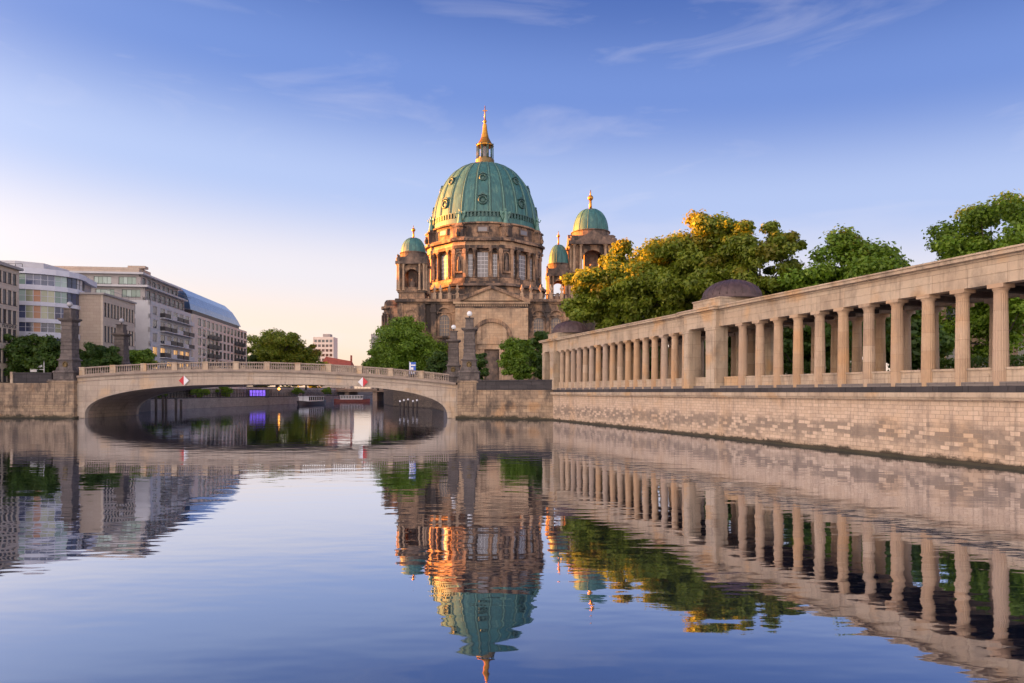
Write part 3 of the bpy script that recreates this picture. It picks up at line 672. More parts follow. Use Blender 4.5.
# ------------------------------------------------------------------ facades
class Fr:
    """upright face frame: origin, direction along the face; outward normal is to the right of it (local -y)"""
    def __init__(s, ox, oy, ang, z0=0): s.T = Matrix.Translation((ox, oy, z0)) @ Matrix.Rotation(ang, 4, 'Z')
def cells(W, n, m0, m1, gap):
    w_ = (W-m0-m1-gap*(n-1))/n; return [(m0+i*(w_+gap), m0+i*(w_+gap)+w_) for i in range(n)]
def grid_wall(mb, fr, W, z0, z1, cols, rows, th=.4, mi=0):
    """wall with real openings: spandrels across, piers between (th deep, outward face at local y=0, towards -y)"""
    T = mb.T; mb.T = T @ fr.T
    zc = z0
    for (a, b) in rows:
        if a > zc: mb.box(0, W, 0, th, zc, a, mi)
        xc = 0
        for (p, q) in cols:
            if p > xc: mb.box(xc, p, .001, th-.001, a, b, mi)
            xc = q
        if xc < W: mb.box(xc, W, .001, th-.001, a, b, mi)
        zc = b
    if zc < z1: mb.box(0, W, 0, th, zc, z1, mi)
    mb.T = T
_wc = {}
def win_mesh(w_, h, bars=(1, 1), gm='glass', fm='frame', sill=True, name='window'):
    key = (round(w_, 2), round(h, 2), bars, gm, fm, sill)
    if key in _wc: return _wc[key]
    mb = MB(); f = .07
    mb.box(-w_/2, -w_/2+f, .12, .24, 0, h); mb.box(w_/2-f, w_/2, .12, .24, 0, h); mb.box(-w_/2+f, w_/2-f, .12, .24, 0, f); mb.box(-w_/2+f, w_/2-f, .12, .24, h-f, h)
    for i in range(1, bars[0]+1): x = -w_/2+w_*i/(bars[0]+1); mb.box(x-.03, x+.03, .13, .23, f, h-f)
    for i in range(1, bars[1]+1): z = h*i/(bars[1]+1); mb.box(-w_/2+f, w_/2-f, .135, .225, z-.03, z+.03)
    if sill: mb.box(-w_/2-.05, w_/2+.05, -.08, .119, -.06, .0)
    xs_ = [-w_/2+f]+[-w_/2+w_*i/(bars[0]+1) for i in range(1, bars[0]+1)]+[w_/2-f]
    for a, b in zip(xs_, xs_[1:]): mb.add([(a, .17, f), (b, .17, f), (b, .17, h-f), (a, .17, h-f)], [(0, 1, 2, 3)], 1)
    me = mb.mesh(name, [M[fm], M[gm]]); _wc[key] = me; return me
def windows(par, fr, cols, rows, name='window', pick=None, **k):
    for r, (a, b) in enumerate(rows):
        for c, (p, q) in enumerate(cols):
            kk = dict(k)
            if pick:
                g = pick(r, c)
                if g is None: continue
                kk['gm'] = g
            o = link(name, win_mesh(q-p, b-a, **kk), par)
            o.matrix_local = fr.T @ Matrix.Translation(((p+q)/2, 0, a))
ALONG = math.atan2(1, -.12)      # direction of the left-bank facades, receding
ca, sa = math.cos(ALONG), math.sin(ALONG)
# face towards the river: outward normal must be local -y  -> run along the face with the river on the right hand => direction receding has river (+x) on its right: ok
def corner_block(name, label, cx, cy, Wr, Wf, zt, mat, back=None):
    """block whose near corner is (cx,cy): river face runs away for Wr, front face runs left for Wf"""
    return thing(name, label, 'building', (cx, cy, 5.0), ALONG)
# in the block frame: local x runs away along the river face, local y points to the land (left). river face: origin 0,0 angle 0 ; front face: from (0,Wf) to (0,0): angle -90deg
def faces(Wf): return Fr(0, 0, 0), Fr(0, Wf, -math.pi/2)
def core(mb, Wr, Wf, z0, z1, inset=.42, mi=0): mb.box(inset, Wr-.02, inset, Wf-.02, z0, z1, mi)

# Building A: beige office at the left edge
bx, by = -85.5, 113.0; Wf, Wr, H = 30, 6.6, 20.5
t = corner_block('office_building', '', bx, by, Wr, Wf, H, None); tag(t, 'beige stone office block at the left edge of the picture', 'building')
fr, ff = faces(Wf); rows = [(1.0, 3.2), (4.2, 6.6), (7.7, 10.1), (10.95, 13.35), (14.2, 16.7), (17.8, 19.7)]
cf = cells(Wf, 15, .6, .6, .55); cR = cells(Wr, 4, .7, .7, .35)
mb = MB(); grid_wall(mb, ff, Wf, 0, H, cf, rows); grid_wall(mb, fr, Wr, 0, H, cR, rows)
mb.box(.45, Wr, .45, Wf, 0, H-.01); mb.build('wall', M['bA'], t)
mb = MB(); mb.box(-.6, Wr+.3, -.6, Wf, H+.003, H+.45); mb.build('roof_cornice', M['bD2'], t)
mb = MB(); mb.box(1, Wr-1, 1, 8, H+.453, H+1.0)
for i in range(5): mb.tube([(1+i*.7, 1+i*.5, H+.9), (1.1+i*.8, 1+i*.6, H+2.6-.2*i)], .05, 5)
mb.build('roof_plant', M['bars'], t)
windows(t, ff, cf, rows, bars=(1, 1)); windows(t, fr, cR, rows, bars=(1, 1))
mb = MB()
for i in range(9):    # dark lettering on the narrow fascia, too small to read in the photograph
    x0 = 1.9+i*.44; mb.box(x0, x0+.1, -.06, -.003, 10.28, 10.78); mb.box(x0+.11, x0+.3, -.06, -.003, (10.68, 10.28, 10.5)[i % 3], (10.78, 10.38, 10.6)[i % 3])
mb.build('lettering', M['iron'], t)

# Building B: curved glass-and-white offices
t = thing('glass_office_building', 'curved white-banded office building with yellow, green and orange glass behind the left obelisk', 'building', (-84, 135, 5.0))
f_ = 1.03
pa = [(x*f_+84, y*f_-135) for x, y in ((-100, 122), (-95, 121.2), (-92.2, 121.3), (-89.6, 121.7), (-87.2, 122.4), (-85.2, 123.5), (-83.6, 124.9), (-82.4, 126.6), (-81.9, 128.6), (-82.3, 131), (-83.3, 133.4))]
bp = pa+[(-3.5, 8), (-22, 8)]
HB = 22.0
def off(poly, d):
    cx = -9; cy = -1; return [(cx+(x-cx)*(1+d/9), cy+(y-cy)*(1+d/9)) for x, y in poly]
mb = MB(); mb.prism(off(bp, -.5), 0, HB); mb.build('core', M['bD2'], t)
mb = MB()
for a, b in ((0, .6), (3.1, 3.9), (6.3, 7.1), (9.4, 10.5), (12.2, 13.0), (15.35, 16.1), (18.3, 19.2)): mb.prism(off(bp, .15), a, b)
mb.build('white_bands', M['white'], t)
mb = MB(); mb.prism(off(bp, .5), 21.2, HB+.25); mb.build('top_band', M['white'], t)
mb = MB(); mb.prism([(-18, -6), (-16, -7.5), (-9, -7.2), (-5.5, -4.5), (-5.5, 3), (-18, 5)], HB+.26, HB+1.9); mb.build('penthouse', M['bD'], t)
bands = [(.61, 3.09), (3.91, 6.29), (7.11, 9.39), (10.51, 12.19), (13.01, 15.34), (16.11, 18.29), (19.21, 21.19)]
pal = {6: 'green green green green navy navy green navy framew navy'.split(), 5: 'green green green green yell yell green navy navy navy'.split(), 4: 'navy navy yell navy yell yell navy navy navy navy'.split(),
       3: 'navy navy navy navy navy navy yell navy navy navy'.split(), 2: ['navy']*10, 1: 'glass navy glass navy glass navy glass navy glass navy'.split(), 0: ['glass']*10}
for bi, (a, b) in enumerate(bands):
    pts = off(pa, -.12)
    for i in range(len(pts)-1):
        p, q = Vector(pts[i]), Vector(pts[i+1]); L = (q-p).length; d = (q-p)/L
        n = 2 if L > 3 else 1; nm = pal[bi][i]; nm = nm if nm in M else 'glass'
        mb = MB(); mb.T = Matrix.Translation((p.x, p.y, 0)) @ Matrix.Rotation(math.atan2(d.y, d.x), 4, 'Z')
        nn = max(2, int(L/1.2))
        for j in range(nn):
            mb.add([(L*j/nn+.04, 0, a), (L*(j+1)/nn-.04, 0, a), (L*(j+1)/nn-.04, 0, b), (L*j/nn+.04, 0, b)], [(0, 1, 2, 3)], 2 if (i == 4 and j >= nn-1 and 2 <= bi < 6) else 0)
            mb.box(L*j/nn-.04, L*j/nn+.04, -.06, .04, a, b, 1)
        mb.box(0, L, -.04, .03, (a+b)/2-.03, (a+b)/2+.03, 1)
        mb.build('glazing', [M[nm], M['white'] if i < 7 else M['frame'], M['orange']], t)
mb = MB()
for i in range(8): mb.box(-16+i*1.3, -15.95+i*1.3, -8.3, -8.2, HB+.1, HB+1.1)
mb.box(-16, -6.9, -8.3, -8.2, HB+1.1, HB+1.16); mb.build('roof_railing', M['bars'], t)

# Building C: tan stone block
bx, by, _ = P(103, 134); Wr, Wf, H = 14.5, 11, 18.4
t = corner_block('stone_block_building', '', bx, by, Wr, Wf, H, None); tag(t, 'lower tan stone block with tall narrow windows between the glass offices and the grey hotel', 'building')
fr, ff = faces(Wf); rows = [(1, 3.4), (4.6, 7.8), (9.2, 12.4), (14.2, 17.0)]; cR = cells(Wr, 10, .6, .6, .4)
mb = MB(); grid_wall(mb, fr, Wr, 0, H, cR, rows); mb.build('river_wall', M['bA'], t)
mb = MB(); mb.box(0, .42, .42, Wf, 0, H); mb.box(.425, Wr, .45, Wf, 0, H-.01); mb.build('wall', M['bC'], t)
mb = MB(); mb.box(-.35, Wr+.2, -.35, Wf, H+.003, H+.35); 
for i in range(14): mb.box(.2+i, .25+i, .1, .15, H+.35, H+1.2)
mb.box(0, Wr, .1, .15, H+1.2, H+1.25); mb.build('roof_cornice', M['bD2'], t)
windows(t, fr, cR, rows, bars=(0, 2))

# Building D: grey hotel with balconies
bx, by, _ = P(150, 157); Wr, Wf, H = 27.3, 24, 20.4
t = corner_block('grey_hotel', '', bx, by, Wr, Wf, H, None); tag(t, 'pale grey hotel with stepped terraces, dark balconies and golden lit windows', 'building')
fr, ff = faces(Wf); rows = [(1.6+3.15*i, 3.6+3.15*i) for i in range(6)]
cR = [(1.6, 4.4)]+[(6.2+4.2*i, 9.2+4.2*i) for i in range(5)]; cf = [(11+0, 14.6), (15.6, 20.8)]
mb = MB(); grid_wall(mb, fr, Wr, 0, H, cR, rows); grid_wall(mb, ff, Wf, 0, H, cf, rows); mb.box(.45, Wr, .45, Wf, 0, H-.01); mb.build('wall', M['bD'], t)
def pk(r, c): return 'glasswarm' if r < 3 and (r*7+c*3) % 5 else ('glassp' if (r+c) % 2 else 'glass')
windows(t, fr, cR, rows, bars=(1, 0), fm='framew', pick=pk); windows(t, ff, cf, rows, bars=(2, 0))
for r, (a, b) in enumerate(rows):
    for c, (p, q) in enumerate(cR[1:]):
        mb = MB(); mb.box(p-.4, q+.4, -1.2, -.003, a-.5, a-.3)
        if (r+c) % 3: mb.box(p-.35, q+.35, -1.18, -1.12, a-.3, a+.75, 1); mb.box(p-.35, p-.3, -1.1, -.05, a-.3, a+.75, 1); mb.box(q+.3, q+.35, -1.1, -.05, a-.3, a+.75, 1)
        else: mb.box(p-.35, q+.35, -1.18, -1.05, a-.3, a+.6, 0)
        mb.build('balcony', [M['bD'], M['bars']], t)
# stepped upper floors
for lv_, (ins, z0, z1) in enumerate(((1.8, H, H+3.2), (3.4, H+3.2, H+6.4))):
    mb = MB(); cw = cells(Wr-ins, 8, 1, .5, 1.0); rw = [(z0+.9, z1-.55)]; f1 = Fr(ins, ins, 0); f2 = Fr(ins, Wf+18, -math.pi/2); cc = cells(Wf+18-ins, 7, 1, 1, 1.6)
    grid_wall(mb, f1, Wr-ins, z0+.003, z1, cw, rw); grid_wall(mb, f2, Wf+18-ins, z0+.003, z1, cc, rw); mb.box(ins+.42, Wr, ins+.42, Wf+18, z0+.003, z1-.01); mb.build('upper_storey', M['bD2'], t)
    mb = MB(); mb.box(ins-.9, Wr, ins-.9, Wf+18, z1+.003, z1+.45); mb.build('roof_slab', M['bD'], t)
    mb = MB(); 
    for i in range(16): mb.box(ins-1.5, ins-1.45, .2+i*1.5, .25+i*1.5, z0, z0+1)
    for i in range(17): mb.box(.3+i*1.6, .35+i*1.6, .12, .17, z0+.0, z0+1.0)
    mb.box(0, Wr, .12, .17, z0+.9, z0+1.0); mb.build('terrace_railing', M['bars'], t)
    windows(t, f1, cw, rw, bars=(1, 0)); windows(t, f2, cc, rw, bars=(3, 0), gm='green')
mb = MB(); mb.box(9, 16, 6, 26, H+6.86, H+9.0); mb.box(10, 12, 5, 9, H+9.003, H+9.6); mb.build('plant_room', M['bC'], t)

# Building E: cream hotel with blue glass barrel roof
bx, by, _ = P(193, 186); Wr, Wf, H = 55, 20, 20.6
t = corner_block('blue_roof_hotel', '', bx, by, Wr, Wf, H, None); tag(t, 'cream gridded hotel with a curved blue glass roof beside the river', 'building')
fr, ff = faces(Wf); rows = [(1.3+2.75*i, 3.4+2.75*i) for i in range(7)]; cR = cells(Wr, 13, 4.0, .8, 1.25)
mb = MB(); grid_wall(mb, fr, Wr, 0, H, cR, rows, th=.6); mb.box(0, .6, .6, Wf, 0, H); mb.box(.6, Wr, .62, Wf, 0, H-.01); mb.build('wall', M['bE'], t)
windows(t, fr, cR, rows, bars=(1, 0), sill=False)
for c in (2, 3, 4, 9, 10, 11):
    for r in range(1, 6):
        mb = MB(); p, q = cR[c]; a = rows[r][0]; mb.box(p-.3, q+.3, -.7, -.003, a-.2, a-.05); 
        mb.box(p-.3, q+.3, -.7, -.64, a-.05, a+.95); mb.build('balcony', M['bars'], t)
mb = MB(); mb.box(.8, Wr-8, .5, Wf, H+.003, H+1.2); mb.build('dark_attic_band', M['bars'], t)
mb = MB(); prof = [(.9, H+1.2), (1.2, H+3.0), (2.0, H+5.4), (3.6, H+7.3), (6.0, H+8.3), (Wf, H+8.8), (Wf, H+1.2)]
n = len(prof); x0, x1 = .8, Wr-4
def xe(z): return x1-(z-H-1.2)*1.55
vs = [(x0+.0, y, z) for y, z in prof]+[(xe(z), y, z) for y, z in prof]
mb.add(vs, [tuple(range(n)), tuple(range(2*n-1, n-1, -1))]+[((i+1) % n, i, n+i, n+(i+1) % n) for i in range(n)])
mb.build('glass_roof', M['blueroof'], t)

# far towers and houses
def slab(name, label, px0, px1, D, ytop, dep, mat, nc, nr):
    x0, _, z1 = P(px0, D, ytop); x1, _, _ = P(px1, D); H = z1-5; W_ = x1-x0
    t = thing(name, label, 'building', (x0, D, 5.0)); rows = [(1.5+(H-2)*i/nr, 1.5+(H-2)*i/nr+(H-2)/nr*.55) for i in range(nr)]; cols = cells(W_, nc, W_*.06, W_*.06, W_*.05)
    f = Fr(0, 0, 0); mb = MB(); grid_wall(mb, f, W_, 0, H, cols, rows, th=.5); mb.box(0, W_, .5, dep, 0, H-.01); mb.build('wall', mat, t)
    windows(t, f, cols, rows, bars=(0, 0), sill=False); return t, W_, H
t, W_, H = slab('tower_block', 'pale pink-grey tower block rising above the distant red roof', 313, 333.5, 600, 337, 14, M['bE'], 5, 11)
mb = MB(); mb.box(W_*.45, W_*.8, 2, 10, H, H+2.8); mb.build('plant_room', M['bD2'], t)
t, W_, H = slab('tower_block', 'grey tower block just left of the cathedral behind the green tree', 371, 388, 430, 334, 14, M['bD2'], 5, 10)
mb = MB(); mb.box(W_*.4, W_*.9, 2, 10, H, H+1.6); mb.build('plant_room', M['bD'], t)
x0 = P(321, 400)[0]; t = thing('red_roof_house', 'distant white-walled house with a long red tiled roof', 'building', (x0, 400, 5))
mb = MB(); mb.box(0, 17, 0, 10, 0, 14.5); mb.build('wall', M['bA'], t)
mb = MB(); mb.add([(-.6, -.6, 14.5), (17.4, -.6, 14.5), (17.4, 10.6, 14.5), (-.6, 10.6, 14.5), (1.5, 5, 20.3), (16.9, 5, 17.5)], [(0, 1, 5, 4), (2, 3, 4, 5), (1, 2, 5), (3, 0, 4), (3, 2, 1, 0)]); mb.box(16.2, 17.0, 4, 5.5, 14, 21); mb.build('roof', M['redroof'], t)
for i in range(5): link('window', win_mesh(1.3, 1.7), t, (1.8+i*3.2, -.26, 9.5))
for i in range(5): link('window', win_mesh(1.3, 1.7), t, (1.8+i*3.2, -.26, 5.5))
# unseen blocks added further left to keep the low sun off the river
def city(x, y, wx, wy, h, label, mat):
    t = thing('city_block', label, 'building', (x, y, 5.3)); nr = int(h/3.6); rows = [(1+3.5*i, 3.0+3.5*i) for i in range(nr-1)]; nc = int(wx/4); cols = cells(wx, nc, 1, 1, 1.6)
    f = Fr(0, 0, 0); mb = MB(); grid_wall(mb, f, wx, 0, h, cols, rows); mb.box(0, wx, .4, wy, 0, h-.01); mb.box(-.3, wx+.3, -.3, wy+.3, h+.003, h+.4); mb.build('wall', mat, t)
    mb = MB()
    for a, b in rows: mb.box(.5, wx-.5, .2, .3, a, b)
    mb.build('window_bands', M['glass'], t)
SUN_BLOCKERS = [(-262, 258, 60, 98, 45, 'bC'), (-345, 120, 60, 75, 40, 'bE'), (-262, 172, 60, 74, 31, 'bA'), (-185, 88, 50, 48, 27, 'bC'), (-190, 15, 60, 68, 26, 'bE'), (-260, 385, 70, 60, 50, 'bD'), (-345, -60, 80, 90, 38, 'bA'), (-262, 137, 60, 34, 37, 'bE')]
for i, (x, y, a, b, h, m) in enumerate(SUN_BLOCKERS):
    city(x, y, a, b, h, ['tall tan city block hidden behind the glass offices', 'wide cream city block beyond the left edge', 'beige city block behind the office block', 'low tan city block behind the left quay', 'low cream city block across the river left of the camera', 'grey city block far behind the hotels', 'beige city block far to the left of the camera', 'narrow cream city block beyond the left quay'][i], M[m])

# ------------------------------------------------------------------ cathedral
CX, CY = -9.3, 235.0
ct = thing('cathedral', 'domed sandstone cathedral with green copper domes and gilded lantern', 'cathedral', (CX, CY, 4.9))
Zc = lambda y, D: EYE+(392-y)/683*D-4.9       # local height of picture row y at depth D
Xc = lambda px, D: (px-512)/683*D-CX
FY = -30.0; DF = 205.0                        # main facade plane
zf = lambda y: Zc(y, DF); xf = lambda p: Xc(p, DF)
xl, xr = xf(431), xf(581)
zcor0, zcor1 = zf(304), zf(299.5)
# side wings with arched windows
def arch_poly(cx, w_, z0, z1, n=10):
    r = w_/2; return [(cx-r, z0), (cx+r, z0)]+[(cx+r*math.cos(a), z1-r+r*math.sin(a)) for a in [math.pi*i/n for i in range(n+1)]]
def arch_ring(mb, cx, w_, z0, z1, y0, y1, t_=.5, n=14, legs=True):
    r = w_/2; pin = [(cx+r*math.cos(a), z1-r+r*math.sin(a)) for a in [math.pi*i/n for i in range(n+1)]]; po = [(cx+(r+t_)*math.cos(a), z1-r+(r+t_)*math.sin(a)) for a in [math.pi*i/n for i in range(n+1)]]
    for i in range(n): mb.xz([pin[i], po[i], po[i+1], pin[i+1]], y0, y1)
    if legs: mb.box(cx-r-t_, cx-r, y0, y1, z0, z1-r); mb.box(cx+r, cx+r+t_, y0, y1, z0, z1-r)
mb = MB(); mb.box(xf(399), xr, FY+.6, 26, 0, zcor0-.01); mb.build('nave_body', M['cath'], ct)
for wa, wb, pp in ((xl, xf(455.5), ((431, 436), (452, 455.5))), (xf(528.5), xr, ((529, 532), (546, 549), (563, 567), (577, 580.5)))):
  mb = MB(); mb.box(wa, wb, FY, FY+.59, 0, zcor0)
  for p0, p1 in pp:
    mb.box(xf(p0), xf(p1), FY-.45, FY-.003, 2, zcor0-.1); mb.box(xf(p0)-.2, xf(p1)+.2, FY-.65, FY-.004, zcor0-2.6, zcor0-1.4)
  mb.box(wa, wb, FY-.3, FY-.005, zf(343), zf(340)); mb.box(wa, wb, FY-.7, FY-.006, 0, zf(368))
  mb.build('wing_wall', M['cath'], ct)
M['glassc'] = glass('leaded_glass', (.075, .065, .06), .35, rnd=.15)
def cwin(cx, w_, z0, z1, yy, gm='glassc', ped=True):
    """arched window: surround, glass and bars"""
    mb = MB(); arch_ring(mb, cx, w_, z0, z1, yy-.45, yy-.004, .45); mb.box(cx-w_/2-.8, cx+w_/2+.8, yy-.6, yy-.005, z0-.55, z0-.003)
    if ped: mb.box(cx-w_/2-.9, cx+w_/2+.9, yy-.5, yy-.006, z1+.5, z1+.9); arch_ring(mb, cx, w_+.9, z1, z1+2.1, yy-.6, yy-.006, .4, 14, False)
    o = mb.build('window_surround', M['cath'], ct)
    mb = MB(); mb.xz(arch_poly(cx, w_, z0, z1), yy-.10, yy-.02); mb.build('pane', M[gm], o)
    mb = MB(); 
    for i in range(1, 4): mb.box(cx-w_/2+w_*i/4-.07, cx-w_/2+w_*i/4+.07, yy-.2, yy-.11, z0, z1-w_*.2)
    for i in range(1, 5): z = z0+(z1-z0)*i/5.5; mb.box(cx-w_/2, cx+w_/2, yy-.19, yy-.12, z-.07, z+.07)
    mb.build('glazing_bars', M['cathp'], o)
for p in (444.5, 538.5, 556, 572): cwin(xf(p), 2.9, zf(336), zf(315 if p < 500 else 318), FY)
for p in (444.5, 538.5, 556, 572): cwin(xf(p), 2.2, zf(362), zf(349), FY, ped=False)
# centre block
mb = MB(); x0, x1 = xf(456), xf(528)
mb.box(x0, x1, FY-2.2, FY+.61, 0, zf(309))
for i in range(16):   # corner quoins
    for s_, xx in ((1, x0), (-1, x1)): mb.box(xx-.003*s_, xx+s_*(1.5 if i % 2 else 2.2), FY-2.32, FY-2.203, 1+i*1.5, 2.2+i*1.5)
mb.build('centre_block', M['cathp'], ct)
mb = MB(); mb.box(x0-.15, x1+.15, FY-2.35, FY+.3, zf(309)+.003, zf(305.5)); 
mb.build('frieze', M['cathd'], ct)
mb = MB()
for i in range(40): xx = x0+.1+i*(x1-x0-.5)/39; mb.box(xx, xx+.28, FY-2.75, FY-2.353, zf(307.5), zf(305))
mb.box(x0-.6, x1+.6, FY-3.0, FY+.2, zf(305)+.003, zf(303)); 
mb.build('dentil_cornice', M['cathp'], ct)
zc_ = zf(303)+.003; xm = (x0+x1)/2; ap = zf(287.2)
mb = MB(); mb.xz([(x0+.2, zc_+.4), (x1-.2, zc_+.4), (xm, ap-.5)], FY-2.4, FY+1.5); mb.build('tympanum', M['cathp'], ct)
mb = MB()
for s_ in (-1, 1): mb.xz([(xm+s_*(x1-xm+.9), zc_), (xm+s_*(x1-xm+.9), zc_+.5), (xm, ap+.2), (xm, ap-.75), (xm+s_*(x1-xm-1.0), zc_)], FY-3.1+.002*s_, FY+1.6)
mb.build('raking_cornice', M['cath'], ct)
mb = MB()   # the big blind arch, portal and door
ca_ = xf(492); 
arch_ring(mb, ca_, 10.2, zf(352), zf(323), FY-2.75, FY-2.203, 1.15, 20); mb.build('blind_arch', M['cath'], ct)
mb = MB(); mb.xz([(ca_-4.4, zf(345)), (ca_+4.4, zf(345)), (ca_+4.4, zf(344)), (ca_, zf(335)), (ca_-4.4, zf(344))], FY-3.6, FY-2.76)
mb.box(ca_-3.9, ca_+3.9, FY-3.3, FY-2.76, zf(350), zf(345)-.003); mb.box(ca_-3.4, ca_-2.2, FY-3.2, FY-2.204, 0, zf(350)-.003); mb.box(ca_+2.2, ca_+3.4, FY-3.2, FY-2.204, 0, zf(350)-.003); mb.build('portal', M['cathp'], ct)
mb = MB(); mb.box(ca_-4.4, ca_-3.2, FY-2.7, FY-2.204, zf(344)-.0, zf(324)); mb.build('niche_pilaster', M['cathp'], ct)
mb = MB(); mb.box(ca_+3.2, ca_+4.4, FY-2.7, FY-2.205, zf(344), zf(324)); mb.build('niche_pilaster', M['cathp'], ct)
mb = MB(); mb.box(ca_-2.19, ca_+2.19, FY-2.35, FY-2.206, 0, zf(350)); 
for i in range(5):
    for s_ in (-1, 1): mb.box(ca_+s_*1.1-.7, ca_+s_*1.1+.7, FY-2.5, FY-2.353, .8+i*2.1, 2.4+i*2.1)
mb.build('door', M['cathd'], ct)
# main cornice and attic balustrade
def cornice(a, b, yb, z0, z1, proj, name='cornice', mat='cath'):
    mb = MB(); h = z1-z0
    mb.box(a-proj*.4, b+proj*.4, FY-proj*.4, yb, z0+.003, z0+h*.4); mb.box(a-proj, b+proj, FY-proj, yb, z0+h*.403, z1); mb.build(name, M[mat], ct)
cornice(xf(399), xf(455.3), 26, zcor0, zcor1, 1.1); cornice(xf(529.2), xr, 26, zcor0, zcor1, 1.1)
mb = MB()
for a, b in ((xf(432), xf(468)), (xf(518), xf(578))):
    mb.box(a, b, FY+1, FY+1.6, zcor1+.003, zcor1+.3); mb.box(a, b, FY+1, FY+1.6, zcor1+1.5, zcor1+1.8); n = int((b-a)/.7)
    for i in range(n): mb.box(a+i*.7, a+i*.7+.3, FY+1.15, FY+1.45, zcor1+.3, zcor1+1.5)
    n = int((b-a)/5)
    for i in range(n+1): mb.box(a+i*(b-a)/max(1, n)-.4, a+i*(b-a)/max(1, n)+.4, FY+.9, FY+1.7, zcor1+.3, zcor1+2.1)
mb.build('roof_balustrade', M['cathd'], ct)
for p in (434, 440, 449, 457, 522, 531, 541, 551, 562, 573):
    mb = MB(); zu = zcor1+2.1; mb.lathe([(.35, zu), (.2, zu+.4), (.55, zu+1.1), (.6, zu+1.5), (.25, zu+1.8), (.3, zu+2.1), (.03, zu+2.7)], xf(p), FY+1.3, 12); mb.box(xf(p)-.5, xf(p)+.5, FY+.8, FY+1.8, zcor1+.3, zu); mb.build('urn', M['cathp'], ct)
# the left rear wing seen past the corner
DL = 248; zz = lambda y: Zc(y, DL); xx_ = lambda p: Xc(p, DL)
mb = MB(); cx_ = xx_(391); cyy = DL-CY+2
mb.lathe([(3.2, 0), (3.2, zz(315)), (3.5, zz(314.5)), (3.5, zz(312.5)), (3.0, zz(312)), (3.0, zz(309.5)), (3.9, zz(309)), (3.9, zz(306.5)), (2.9, zz(306)), (2.7, zz(302)), (2.2, zz(300)), (.1, zz(299.5))], cx_, cyy, 20, smooth=False)
mb.box(cx_, xf(402), cyy-4, cyy+10, 0, zz(308)); 
for i in range(8):
    a = math.pi*(1+i/7); mb.tube([(cx_+3.5*math.cos(a), cyy+3.5*math.sin(a), zz(350)), (cx_+3.5*math.cos(a), cyy+3.5*math.sin(a), zz(315.2))], .35, 8)
mb.build('side_apse', M['cath'], ct)
# drum
def ring_sec(mb, r0, r1, a0, a1, z0, z1, mi=0, flat=True, n=3):
    """wall piece on the drum: outer radius r1, inner r0, between angles; flat faces"""
    vs = []; m = 1 if flat else n
    for i in range(m+1):
        a = a0+(a1-a0)*i/m
        for r_, z in ((r0, z0), (r1, z0), (r1, z1), (r0, z1)): vs.append((r_*math.cos(a), r_*math.sin(a), z))
    fs = [(0, 3, 2, 1), (4*m, 4*m+1, 4*m+2, 4*m+3)]
    for i in range(m): 
        for j in range(4): fs.append((4*i+j, 4*i+(j+1) % 4, 4*i+4+(j+1) % 4, 4*i+4+j))
    mb.add(vs, fs, mi)
zd = lambda y: Zc(y, 215.5)
HW, HP = R(16.0), R(6.5)
front = -math.pi/2
def octa(r_w, r_p, z0, z1, name, mat, r_in=14):
    mb = MB()
    for i in range(8):
        a = front+i*math.pi/4
        ring_sec(mb, r_in, r_w/math.cos(HW), a-HW, a+HW, z0, z1)
        b = a+math.pi/8; ring_sec(mb, r_in, r_p, b-HP-.0005, b+HP+.0005, z0+.0005, z1+.0005)
    return mb.build(name, M[mat], ct)
# the front of the drum is 19 m nearer than its axis, so heights are read there
octa(19.4, 20.6, zcor1-2, zd(286), 'drum_podium', 'cath'); octa(20.6, 21.8, zd(286)+.004, zd(283.5), 'podium_cornice', 'cathd'); octa(19.6, 20.8, zd(283.5)+.004, zd(281), 'podium_step', 'cath'); octa(19.1, 20.3, zd(281)+.004, zd(277.5), 'drum_plinth', 'cath')
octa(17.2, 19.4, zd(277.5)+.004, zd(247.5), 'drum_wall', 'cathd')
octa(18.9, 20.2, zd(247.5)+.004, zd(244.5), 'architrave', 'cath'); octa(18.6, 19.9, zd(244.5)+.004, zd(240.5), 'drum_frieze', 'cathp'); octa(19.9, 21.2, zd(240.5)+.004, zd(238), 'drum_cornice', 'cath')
octa(19.4, 20.6, zd(238)+.004, zd(236.6), 'upper_moulding', 'cathd')
